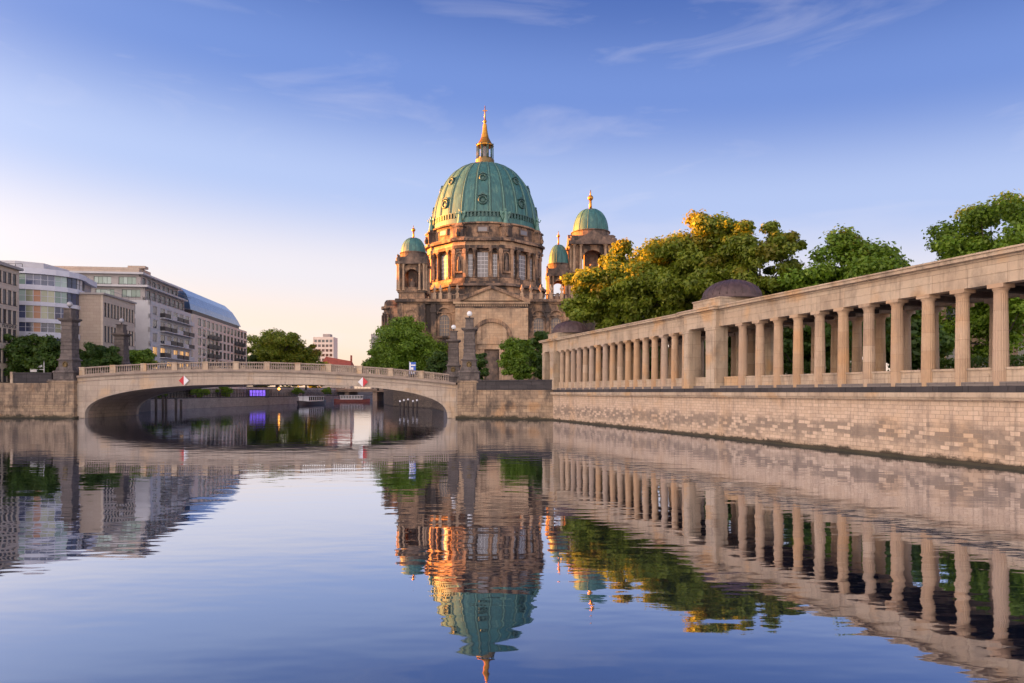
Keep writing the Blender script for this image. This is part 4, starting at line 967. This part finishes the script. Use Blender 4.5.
# attic ring with small square windows
zq = lambda y: Zc(y, 217)
mb = MB(); mb.lathe([(18.2, zd(236.6)+.005), (18.2, zq(224)), (18.9, zq(223.5)), (18.9, zq(222.0)), (18.0, zq(221.8)), (18.0, zq(221))], 0, 0, 64, smooth=False); mb.build('attic_ring', M['cath'], ct)
for i in range(8):
    a = front+i*math.pi/4
    T = Matrix.Rotation(i*math.pi/4, 4, 'Z')
    mb = MB(); mb.box(-1.9, 1.9, -18.5, -18.0, zq(232.5), zq(226)); o = mb.build('attic_window_frame', M['cathd'], ct); o.matrix_local = T
    mb = MB(); mb.box(-1.4, 1.4, -18.62, -18.503, zq(231.5), zq(227.5)); mb.build('pane', M['glassp'], o)
    # main windows and columns of each face
    z0, z1 = zd(277.0), zd(248)
    for cxw, ww, zt in ((0, 3.4, z1-1.0), (-4.05, 1.7, z1-1.6), (4.05, 1.7, z1-1.6)):
        mb = MB(); mb.box(cxw-ww/2-.35, cxw+ww/2+.35, -17.5, -17.205, z0+.1, zt+.4); o = mb.build('window_surround', M['cath'], ct); o.matrix_local = T
        mb = MB(); mb.box(cxw-ww/2, cxw+ww/2, -17.6, -17.503, z0+.3, zt)
        mb.build('pane', M['glassp'], o)
        mb = MB(); 
        for j in range(1, 6): z = z0+.3+(zt-z0-.3)*j/6; mb.box(cxw-ww/2, cxw+ww/2, -17.68, -17.603, z-.09, z+.09)
        for j in range(1, 3): x = cxw-ww/2+ww*j/3; mb.box(x-.06, x+.06, -17.7, -17.604, z0+.3, zt)
        mb.build('glazing_bars', M['framew'], o)
    for xx2 in (-2.6, 2.6, -5.1, 5.1):
        mb = MB(); rr = .52
        mb.box(xx2-.7, xx2+.7, -19.0, -17.5, z0+.0, z0+.6)
        mb.lathe([(rr, z0+.6), (rr, z0+.9), (rr*.94, z0+1), (rr*.82, z1-1.3), (rr*.95, z1-1.25), (rr*1.35, z1-.35)], xx2, -18.3, 14); mb.box(xx2-.7, xx2+.7, -19.0, -17.5, z1-.347, z1+.15)
        o = mb.build('drum_column', M['cath'], ct); o.matrix_local = T
    # pier: niche, paired pilasters and dark figure
    T2 = Matrix.Rotation((i+.5)*math.pi/4, 4, 'Z')
    mb = MB()
    for s_ in (-1, 1): mb.box(s_*1.9-.45, s_*1.9+.45, -19.85, -19.2, z0, z1+.2); mb.box(s_*1.9-.6, s_*1.9+.6, -20.0, -19.2, z1-1.6, z1-.3)
    arch_ring(mb, 0, 2.0, z0+2.2, z0+8.0, -19.75, -19.35, .25); mb.box(-1.3, 1.3, -20.0, -19.3, z0+1.5, z0+2.1)
    o = mb.build('niche_pier', M['cath'], ct); o.matrix_local = T2
    mb = MB(); mb.lathe([(.6, z0+2.1), (.66, z0+3.2), (.5, z0+4.5), (.62, z0+5.4), (.25, z0+5.9), (.3, z0+6.4), (.05, z0+6.8)], 0, -19.75, 10); mb.box(-1.1, 1.1, -19.7, -19.5, z0+8.6, z0+10); o = mb.build('niche_statue', M['cathd'], ct); o.matrix_local = T2
    mb = MB(); zt = zd(236.6); mb.box(-1.7, 1.7, -20.4, -17.8, zt+.01, zt+3.3); mb.box(-2.0, 2.0, -20.7, -17.8, zt+3.303, zt+3.8); mb.box(-1.3, 1.3, -20.0, -18.0, zt+3.803, zt+4.6)
    mb.lathe([(.5, zt+.2), (.7, zt+1.0), (.3, zt+1.8), (.35, zt+2.3), (.05, zt+2.6)], 0, -20.8, 8)
    o = mb.build('statue_pedestal', M['cath'], ct); o.matrix_local = T2
    mb = MB(); zs = zt+4.603
    mb.lathe([(1.0, zs), (.8, zs+.8), (.5, zs+2.4), (.66, zs+3.3), (.25, zs+3.8), (.22, zs+4.0), (.36, zs+4.3), (.34, zs+4.65), (.05, zs+4.9)], 0, -19.1, 10)
    for s_ in (-1, 1):
        mb.xz([(s_*.3, zs+2.4), (s_*.9, zs+1.2), (s_*1.7, zs+2.6), (s_*1.9, zs+4.2), (s_*1.2, zs+4.0), (s_*.35, zs+3.7)], -18.8, -18.55)
        mb.tube([(s_*.6, -19.1, zs+3.4), (s_*1.1, -19.6, zs+3.0), (s_*1.0, -20.1, zs+3.8)], .16, 6)
    o = mb.build('angel_statue', M['copl'], ct); o.matrix_local = T2
# dome
Zb = zq(221); Ztop = Zc(163.5, 233); HD = Ztop-Zb; RD = 18.0
dprof = [(RD*math.cos(t)**.80 if t < 1.5 else 1.9, Zb+HD*math.sin(t)) for t in [i*1.50/22 for i in range(23)]]
dprof = [(max(2.3, r_), z) for r_, z in dprof]
mb = MB(); mb.lathe([(18.35, Zb-.3), (18.35, Zb+1.4), (18.05, Zb+1.45)], 0, 0, 96, smooth=False); mb.lathe([(18.02, Zb)]+dprof[1:], 0, 0, 96); dome = mb.build('dome', M['copper'], ct)
for i in range(24):
    a = (i+.5)*math.pi/12
    mb = MB(); mb.tube([(r_*math.cos(a), r_*math.sin(a), z) for r_, z in dprof], [.30-.008*j for j in range(len(dprof))], 6); mb.T = Matrix.Identity(4); rb = mb.build('rib', M['copl'], dome)
    mb = MB()
    for da in (-.028, .028): mb.tube([((r_+.02)*math.cos(a+da), (r_+.02)*math.sin(a+da), z) for r_, z in dprof[:-3]], .13, 4)
    mb.build('rib_seam', M['copd'], rb)  # dark strips imitate the shade beside each rib
for i in range(72): pass
mb = MB()
for i in range(96):
    a = i*math.pi/48; T = Matrix.Rotation(a, 4, 'Z'); mb.T = T; mb.box(18.1, 18.5, -.3, .3, Zb+1.4, Zb+2.9)
mb.T = Matrix.Identity(4); mb.lathe([(18.0, Zb+2.9), (18.55, Zb+2.9), (18.55, Zb+3.15), (18.0, Zb+3.15)], 0, 0, 96, smooth=False); mb.build('dome_gallery', M['copd'], dome)
def at_dome(a, z):
    for (r0, z0), (r1, z1) in zip(dprof, dprof[1:]):
        if z0 <= z <= z1: t_ = (z-z0)/(z1-z0); r_ = r0+(r1-r0)*t_; sl = math.atan2(r0-r1, z1-z0); return r_, sl
    return 10, .5
for zrow, rr in ((Zc(199.5, 217), 1.25), (Zc(179.5, 222), 1.0)):
    for i in range(8):
        a = front+i*math.pi/4; r_, sl = at_dome(a, zrow)
        T = Matrix.Rotation(a+math.pi/2, 4, 'Z') @ Matrix.Translation((0, -r_, zrow)) @ Matrix.Rotation(-sl*.6, 4, 'X')
        mb = MB(); mb.tube([(rr*math.cos(q), -.35, rr*math.sin(q)) for q in [j*math.pi/9 for j in range(19)]], .30, 6); mb.tube([(0, .5, 0), (0, -.3, 0)], rr*1.02, 18); 
        mb.xz([(-rr*1.2, rr*1.0), (0, rr*1.9), (rr*1.2, rr*1.0), (0, rr*1.4)], -.6, .6)
        o = mb.build('porthole', M['copd'], dome); o.matrix_local = T
# lantern (own parts)
zl = lambda y: Zc(y, 235); lt = None
mb = MB(); mb.lathe([(2.6, Ztop-1.2), (3.2, Ztop-.2), (3.2, zl(160.5)), (2.5, zl(160)), (2.5, zl(158.5))], 0, 0, 24, smooth=False); lt = mb.build('lantern', M['gold2'], ct)
mb = MB()
for i in range(8):
    a = i*math.pi/4+.39; mb.tube([(2.35*math.cos(a), 2.35*math.sin(a), zl(160)), (2.35*math.cos(a), 2.35*math.sin(a), zl(146.5))], .27, 8); mb.tube([(3.0*math.cos(a), 3.0*math.sin(a), zl(160)), (3.0*math.cos(a), 3.0*math.sin(a), zl(147))], .16, 6); mb.sphere((3.0*math.cos(a), 3.0*math.sin(a), zl(145.5)), .3, 8)
mb.build('lantern_columns', M['copd'], lt)
mb = MB(); mb.lathe([(1.35, zl(160)), (1.35, zl(147))], 0, 0, 12); mb.build('lantern_core', M['glassp'], lt)
mb = MB(); mb.lathe([(2.3, zl(147)), (3.0, zl(146.6)), (3.0, zl(145.6)), (2.6, zl(144.5)), (2.0, zl(141.5)), (1.35, zl(138)), (.95, zl(133)), (.7, zl(128)), (.62, zl(124.5)), (.3, zl(124)), (.3, zl(123))], 0, 0, 16, smooth=False); mb.build('lantern_spire', M['gold'], lt)
mb = MB(); mb.sphere((0, 0, zl(121.5)), .62, 12); mb.tube([(0, 0, zl(121)), (0, 0, zl(106))], [.28, .14], 6); mb.box(-.8, .8, -.12, .12, zl(111.2), zl(110.3)); mb.build('cross', M['gold'], lt)
# corner towers
def tower(px, D, rd, ydome0, ydome1, yorb, ytip, ybel0, ybel1, halfw, yblock, name='corner_tower', zbase=0, core_=True):
    x, yv = Xc(px, D), D-CY; z = lambda q: Zc(q, D)
    t = bpy.data.objects.new(name, None); col.objects.link(t); t.parent = ct; t.location = (x, yv, 0)
    h = halfw
    def octp(r_): return [(r_*math.cos(a), r_*math.sin(a)) for a in [math.pi/8+i*math.pi/4 for i in range(8)]]
    mb = MB(); mb.box(-h*1.05, h*1.05, -h*1.05, h*1.05, zbase, z(yblock)); mb.box(-h*1.2, h*1.2, -h*1.2, h*1.2, z(yblock)+.003, z(yblock)+.9)
    mb.box(-h*.98, h*.98, -h*.98, h*.98, z(yblock)+.903, z(ybel0)-.6); mb.box(-h*1.06, h*1.06, -h*1.06, h*1.06, z(ybel0)-.597, z(ybel0)-.003)
    for s_ in (-1, 1): mb.box(s_*h*.82-h*.2, s_*h*.82+h*.2, -h*1.12, -h*1.052, zbase, z(yblock)-.4)
    arch_ring(mb, 0, h*.9, z(yblock)-9.5, z(yblock)-2.6, -h*1.12, -h*1.052, .4)
    mb.build('tower_block', M['cath'], t)
    # open belfry: four corner piers with arches
    zb0, zb1 = z(ybel0), z(ybel1); mb = MB(); pw = h*.30
    for sx in (-1, 1):
        for sy in (-1, 1): mb.box(*sorted((sx*h*.98, sx*(h*.98-pw*1.45))), *sorted((sy*h*.98, sy*(h*.98-pw*1.45))), zb0, zb1)
    ow = (h*.98-pw*1.45)*2; zs_ = zb0+(zb1-zb0)*.82
    for k_ in range(4):
        mb.T = Matrix.Rotation(k_*math.pi/2, 4, 'Z'); n = 10; r_ = ow/2
        for i in range(n):
            a0, a1 = math.pi*i/n, math.pi*(i+1)/n
            mb.xz([(r_*math.cos(a0), min(zb1-.3, zs_-r_+r_*math.sin(a0)+.0)), (r_*math.cos(a0), zb1-.001), (r_*math.cos(a1), zb1-.001), (r_*math.cos(a1), min(zb1-.3, zs_-r_+r_*math.sin(a1)))], -h*.95, -h*.6)
        mb.box(-ow/2, ow/2, -h*.9, -h*.8, zb0, zb0+1.1)
    mb.T = Matrix.Identity(4); mb.build('belfry', M['cath'], t)
    if core_:
        mb = MB(); mb.box(-h*.34, h*.34, -h*.34, h*.34, zb0, zb1-.002); mb.lathe([(h*.24, zb0), (h*.22, zb0+1.5), (h*.28, zb0+2.6), (h*.1, zb0+3.2), (h*.12, zb0+3.7), (.02, zb0+4)], 0, -h*.55, 10); mb.build('belfry_core', M['cathd'], t)
    mb = MB(); mb.lathe([(h*.1, zb0), (h*.1, zb0+.4), (h*.082, zb0+.5), (h*.07, zb1-.6), (h*.13, zb1-.05)], 0, 0, 10); bcm = mb.mesh('belfry_column', [M['cathp']])
    for k_ in range(4):
        for xx3 in (-h*.93, -h*.6, h*.6, h*.93):
            q_ = Matrix.Rotation(k_*math.pi/2, 4, 'Z') @ Vector((xx3, -h*1.07, 0)); link('belfry_column', bcm, t, tuple(q_))
    mb = MB(); mb.box(-h*1.2, h*1.2, -h*1.2, h*1.2, zb1+.003, zb1+(z(ydome0)-zb1)*.22); zc1 = zb1+(z(ydome0)-zb1)*.22
    mb.box(-h*1.0, h*1.0, -h*1.0, h*1.0, zc1+.003, zc1+(z(ydome0)-zc1)*.45); 
    for k_ in range(4):
        mb.T = Matrix.Rotation(k_*math.pi/2, 4, 'Z'); mb.xz([(-h*.8, zc1+.01), (h*.8, zc1+.01), (0, zc1+(z(ydome0)-zc1)*.85)], -h*1.15, -h*.7)
        mb.lathe([(h*.14, zc1), (h*.16, zc1+.8), (h*.05, zc1+1.3), (h*.1, zc1+1.7), (.02, zc1+2.2)], h*1.02, -h*1.02, 8)
    mb.T = Matrix.Identity(4)
    mb.lathe([(rd*1.06, zc1+.02), (rd*1.06, z(ydome0)-.3), (rd*1.12, z(ydome0)-.28), (rd*1.12, z(ydome0))], 0, 0, 24, smooth=False)
    mb.build('belfry_attic', M['cathd'], t)
    hd = z(ydome1)-z(ydome0); pr = [(rd*max(.03, math.cos(q))**.8, z(ydome0)+hd*math.sin(q)) for q in [i*1.5/14 for i in range(15)]]
    mb = MB(); mb.lathe(pr, 0, 0, 40)
    for i in range(12): a = i*math.pi/6+.26; mb.tube([(r_*math.cos(a), r_*math.sin(a), zz2) for r_, zz2 in pr[:-1]], rd*.022, 5)
    mb.build('copper_cap', M['copper'], t)
    mb = MB(); mb.tube([(0, 0, z(ydome1)-.5), (0, 0, z(yorb))], [rd*.09, rd*.06], 8); mb.sphere((0, 0, z(yorb)), rd*.16, 12); mb.tube([(0, 0, z(yorb)), (0, 0, z(ytip))], [rd*.05, rd*.02], 6); mb.build('finial', M['gold'], t)
tower(413.5, 209, 3.75, 253.5, 238, 230, 225.5, 292.5, 266.5, 4.0, 303.5)
tower(558.5, 260, 3.8, 264.5, 244.8, 236, 231, 300, 278, 4.0, 305, zbase=10, core_=False)
tower(590.5, 266, 6.87, 233, 209.3, 198, 190, 276, 249, 7.75, 283)
# east body under the right-hand towers and nave roofs
mb = MB(); mb.box(xr+.01, Xc(617, 250), -6, 41, 0, Zc(292, 232)); mb.build('south_body', M['cath'], ct)
mb = MB(); mb.prism([(xf(470), FY+1.7), (xf(520), FY+1.7), (xf(520), -17), (xf(470), -17)], zcor1, zcor1+2.2); mb.build('nave_roof', M['roof'], ct)

# museum building behind the colonnade, far right
mu = thing('museum_building', 'pinkish sandstone museum facade glimpsed between the right-hand columns', 'building', (*P(935, 82)[:2], GZ), -.25)
rows = [(2.4, 5.0), (7.4, 10.0)]; cols = cells(34, 9, 1.2, 1.2, 2.0); f = Fr(0, 0, 0)
mb = MB(); grid_wall(mb, f, 34, 0, 11.5, cols, rows); mb.box(0, 34, .4, 12, 0, 11.49); mb.box(-.3, 34.3, -.5, 12, 11.503, 12.0); mb.box(-.1, 34.1, -.15, -.003, 5.9, 6.3); mb.build('wall', M['cathp'], mu)
windows(mu, f, cols, rows, bars=(1, 1), fm='framew')
for i in range(5):
    t = thing('garden_bench_wall', 'low dark stone garden wall segment on the lawn behind the columns', 'wall', (P(880+i*30, 62+i)[0], 62+i, GZ), -.3, 'low garden walls behind the colonnade')
    mb = MB(); mb.box(0, 2.3, 0, .6, 0, .75); mb.build('wall_body', M['obel'], t); mb = MB(); mb.box(-.06, 2.36, -.06, .66, .753, .88); mb.build('wall_cap', M['bD2'], t)

# ------------------------------------------------------------------ trees
def quads_mesh(name, C, S, mats, mi=None, N=None):
    n = len(C); 
    a = RNG.normal(size=(n, 3)); a /= np.linalg.norm(a, axis=1)[:, None]
    if N is not None: a = a*.75+N; a /= np.linalg.norm(a, axis=1)[:, None]
    r = RNG.normal(size=(n, 3)); u = np.cross(a, r); u /= np.linalg.norm(u, axis=1)[:, None]; v = np.cross(a, u)
    S = S[:, None]; u = u*S; v = v*S*.62
    V = np.stack([C-u*.9, C+v*.9-a*S*.12, C+u*.9, C-v*.9-a*S*.12], 1).reshape(-1, 3)
    me = bpy.data.meshes.new(name); me.vertices.add(4*n); me.vertices.foreach_set('co', V.astype(np.float32).ravel())
    me.loops.add(4*n); me.loops.foreach_set('vertex_index', np.arange(4*n, dtype=np.int32)); me.polygons.add(n)
    me.polygons.foreach_set('loop_start', np.arange(0, 4*n, 4, dtype=np.int32)); me.polygons.foreach_set('loop_total', np.full(n, 4, np.int32))
    for m in mats: me.materials.append(m)
    if mi is not None: me.polygons.foreach_set('material_index', mi.astype(np.int32))
    me.update(calc_edges=True); me.validate(); return me
def tree(x, y, z0, rx, rz_, zc, mat, label, n=14000, ls=.34, clumps=60, autumn=0.0, ry=None, group=None, name='tree', cr=.31, trunk=None, hollow=.2):
    ry = ry or rx; n = int(n*1.5); clumps = int(clumps*1.25); t = thing(name, label, 'tree', (x, y, z0), 0, group); H = zc-z0
    # clump centres spread through an uneven crown
    cs = []; rs = []
    while len(cs) < clumps:
        p = RNG.normal(size=3); p /= np.linalg.norm(p); q = RNG.uniform(hollow, 1)**.6
        wob = 1+.16*math.sin(3*math.atan2(p[1], p[0])+x)+.12*math.sin(5*p[2]+y)
        c = np.array([p[0]*rx*q*wob, p[1]*ry*q*wob, p[2]*rz_*q*(1 if p[2] > 0 else .85)])
        cs.append(c); rs.append(min(rx, rz_)*cr*RNG.uniform(.6, 1.15)*(1.1-.35*q))
    cs = np.array(cs); rs = np.array(rs)
    k_ = RNG.integers(0, clumps, n); d = RNG.normal(size=(n, 3)); d /= np.linalg.norm(d, axis=1)[:, None]
    rad = rs[k_][:, None]*(RNG.uniform(.25, 1.0, (n, 1))**.5)*(1+.35*RNG.normal(size=(n, 1))*.5)
    C = cs[k_]+d*rad*np.array([1.15, 1.15, .75]); C[:, 2] += H
    N = d*.9+np.array([0, 0, .5])
    S = ls*RNG.uniform(.6, 1.25, n)
    mats = [M[mat], M['leafD']]; sun_tipped = RNG.uniform(size=clumps) < autumn*np.clip(cs[:, 2]/rz_+.25, 0, 1); mi = (sun_tipped[k_] & (RNG.uniform(size=n) < .8)).astype(int)  # upper clumps coloured gold to paint in the low sun
    link('crown', quads_mesh('crown', C, S, mats, mi, N), t)
    # trunk and limbs
    mb = MB(); tr = trunk or max(.16, rx*.05); base = max(1.5, H-rz_*.8)
    mb.tube([(0, 0, -.2), (.05*rx*.2, 0, base*.5), (0, 0, base), (0, 0, H+rz_*.3)], [tr*1.35, tr, tr*.85, tr*.3], 9)
    for i in range(min(16, clumps//4)):
        c = cs[int(RNG.integers(0, clumps))]; e = Vector((c[0], c[1], c[2]+H)); s_ = Vector((0, 0, base+(H-base)*RNG.uniform(0, .7)))
        mid = s_.lerp(e, .5)+Vector((0, 0, -.08*rx)); mb.tube([tuple(s_), tuple(mid), tuple(e)], [tr*.5, tr*.3, tr*.1], 6)
    mb.build('trunk', M['bark'], t)
    return t
def tpx(px, D, ytop, ybot, rpx, mat, label, z0=GZ, **k):
    x = (px-512)/683*D; zt = EYE+(392-ytop)/683*D; zb = EYE+(392-ybot)/683*D
    return tree(x, D, z0, rpx/683*D, (zt-zb)/2, (zt+zb)/2, mat, label, **k)
G = 'tall park trees behind the colonnade'
KW = dict(cr=.33, hollow=.25)
tpx(615, 112, 264, 340, 47, 'leafA', 'leftmost green tree behind the colonnade, low beside the cathedral towers', **KW, autumn=.18, n=22000, ls=.36, clumps=75, group=G)
tpx(651, 118, 232, 310, 43, 'leafA', 'golden-topped tree just right of the larger cathedral corner tower', **KW, autumn=.18, n=16000, ls=.38, clumps=60, group=G)
tpx(672, 104, 232, 325, 46, 'leafA', 'broad green tree in the middle of the park trees, between the two brown domes', **KW, autumn=.18, n=24000, ls=.34, clumps=80, group=G)
tpx(712, 98, 216, 320, 44, 'leafA', 'tallest park tree with golden crest behind the near brown dome', **KW, autumn=.18, n=24000, ls=.33, clumps=70, group=G)
tpx(760, 92, 216, 335, 39, 'leafA', 'airy tree with gaps of sky just right of the near brown dome', autumn=.12, n=18000, ls=.30, clumps=62, cr=.29, hollow=.2, group=G)
tpx(845, 88, 232, 350, 52, 'leafB', 'bright green tree with orange tips between the airy tree and the right edge', **KW, autumn=.18, n=24000, ls=.31, clumps=80, group=G)
tpx(994, 72, 192, 372, 58, 'leafB', 'dark green tree rising above the colonnade at the right edge', autumn=0, n=34000, ls=.25, clumps=95, cr=.31, hollow=.1, group=G)
for px, D, yt, yb, rp, lb in ((905, 66, 300, 372, 34, 'low leafy shrub tree behind the right columns beside the museum'), (800, 84, 315, 372, 60, 'low leafy thicket tree behind the columns right of the near dome'), (720, 96, 325, 378, 50, 'low leafy thicket tree behind the near domed pavilion'), (640, 112, 338, 380, 50, 'low leafy thicket tree behind the far columns')):
    tpx(px, D, yt, yb, rp, 'leafC', lb, n=14000, ls=.34, clumps=60, cr=.45,  group='low trees behind the columns')
G2 = 'trees before the cathedral'
tpx(405, 196, 319, 382, 33, 'leafB', 'large bright green tree left of the cathedral behind the bridge', n=30000, ls=.42, clumps=90, cr=.36, group=G2)
tpx(378, 205, 345, 382, 14, 'leafB', 'small green tree at the left foot of the large bright tree', n=6000, ls=.4, clumps=26, cr=.42, hollow=.1, group=G2)
tpx(437, 172, 350, 384, 13, 'leafC', 'small dark shrub tree between the large green tree and the far right obelisk', n=6000, ls=.36, clumps=26, cr=.42, hollow=.1, group=G2)
tpx(477, 166, 344, 388, 11, 'leafC', 'dark tree just right of the near right obelisk by the cathedral door', n=8000, ls=.34, clumps=30, cr=.42, hollow=.1, group=G2)
tpx(517, 150, 335, 388, 17, 'leafB', 'round green tree right of the cathedral door', n=16000, ls=.32, clumps=60, cr=.45, hollow=.1, group=G2)
tpx(539, 158, 328, 388, 14, 'leafC', 'narrow dark green tree against the far brown dome', n=10000, ls=.32, clumps=36, cr=.42, hollow=.1, group=G2)
G3 = 'street trees on the city bank'
for px, D, yt, yb, rp, m, lb in ((22, 118, 332, 378, 22, 'leafC', 'leftmost dark street tree in front of the beige office'), (50, 117, 336, 378, 19, 'leafC', 'dark street tree just left of the near left obelisk'), (88, 120, 342, 376, 15, 'leafC', 'low dark street tree between the two left obelisks'), (106, 122, 346, 376, 13, 'leafC', 'small street tree just left of the far left obelisk'), (137, 138, 348, 374, 17, 'leafB', 'low green street tree right of the far left obelisk below the hotel')):
    tpx(px, D, yt, yb, rp, m, lb, z0=5.3, n=9000, ls=.3, clumps=40, cr=.42, hollow=.1, group=G3)
tpx(277, 262, 329, 372, 27, 'leafA', 'large roundish tree beyond the bridge right of the blue-roofed hotel', z0=5.3, n=16000, ls=.5, clumps=55, cr=.42, hollow=.1, autumn=.12, group=G3)
tpx(306, 268, 345, 374, 15, 'leafA', 'lower tree leaning against the distant red roof', z0=5.3, n=7000, ls=.5, clumps=30, cr=.42, hollow=.1, autumn=.25, group=G3)
tpx(256, 270, 352, 374, 14, 'leafC', 'low tree touching the right end of the blue-roofed hotel', z0=5.3, n=5000, ls=.5, clumps=24, cr=.42, hollow=.1, group=G3)
for px, D, yt, rp, lb in ((238, 300, 350, 18, 'low far tree hidden behind the blue-roofed hotel'), (262, 310, 356, 18, 'low far tree behind the large roundish tree'), (290, 320, 357, 18, 'low far tree between the roundish tree and the red roof'), (316, 330, 362, 16, 'low far tree in front of the red-roofed house')):
    tpx(px, D, yt, 391, rp, 'leafA', lb, z0=5.3, n=5000, ls=.6, clumps=26, cr=.5, hollow=.05, group=G3)
# clipped hedge behind the colonnade
for i, (s0, s1, lb) in enumerate(((-6, 24, 'low clipped hedge behind the nearest right-hand columns'), (24.5, 52, 'low clipped hedge behind the near domed pavilion'), (52.5, 80, 'low clipped hedge behind the farthest columns'))):
    hx, hy = wl_pt(s0, 12.5 if i else 19); t = thing('hedge', lb, 'hedge', (hx, hy, GZ), ANG, 'clipped hedges behind the colonnade'); L = s1-s0; n = 9000
    C = RNG.uniform(0, 1, (n, 3))*np.array([L, 1.6, 2.4]); link('foliage', quads_mesh('foliage', C, .2*RNG.uniform(.6, 1.2, n), [M['leafC']]), t)
    mb = MB()
    for j in range(int(L)): mb.tube([(j+.5, .8, -.1), (j+.6, .7, 1.8)], .04, 5)
    mb.build('stems', M['bark'], t)
for i, (x_, y_, lb) in enumerate(((-80.5, 148, 'first leafy shrub on the promenade inside the left of the arch'), (-85.5, 166, 'second leafy shrub on the promenade behind the dark piles'), (-85.8, 186, 'third leafy shrub along the promenade retaining wall'), (-85, 203, 'fourth leafy shrub on the promenade just before the purple kiosk'), (-82.5, 262, 'leafy shrub on the promenade beyond the purple kiosk'), (-79, 292, 'farthest leafy shrub on the promenade near the far road bridge'))):
    tree(x_, y_, 2.5, 2.6, 1.7, 4.6, 'leafB', lb, n=3500, ls=.28, clumps=18, cr=.5, hollow=.05, group='shrubs on the riverside promenade', name='shrub', trunk=.1)
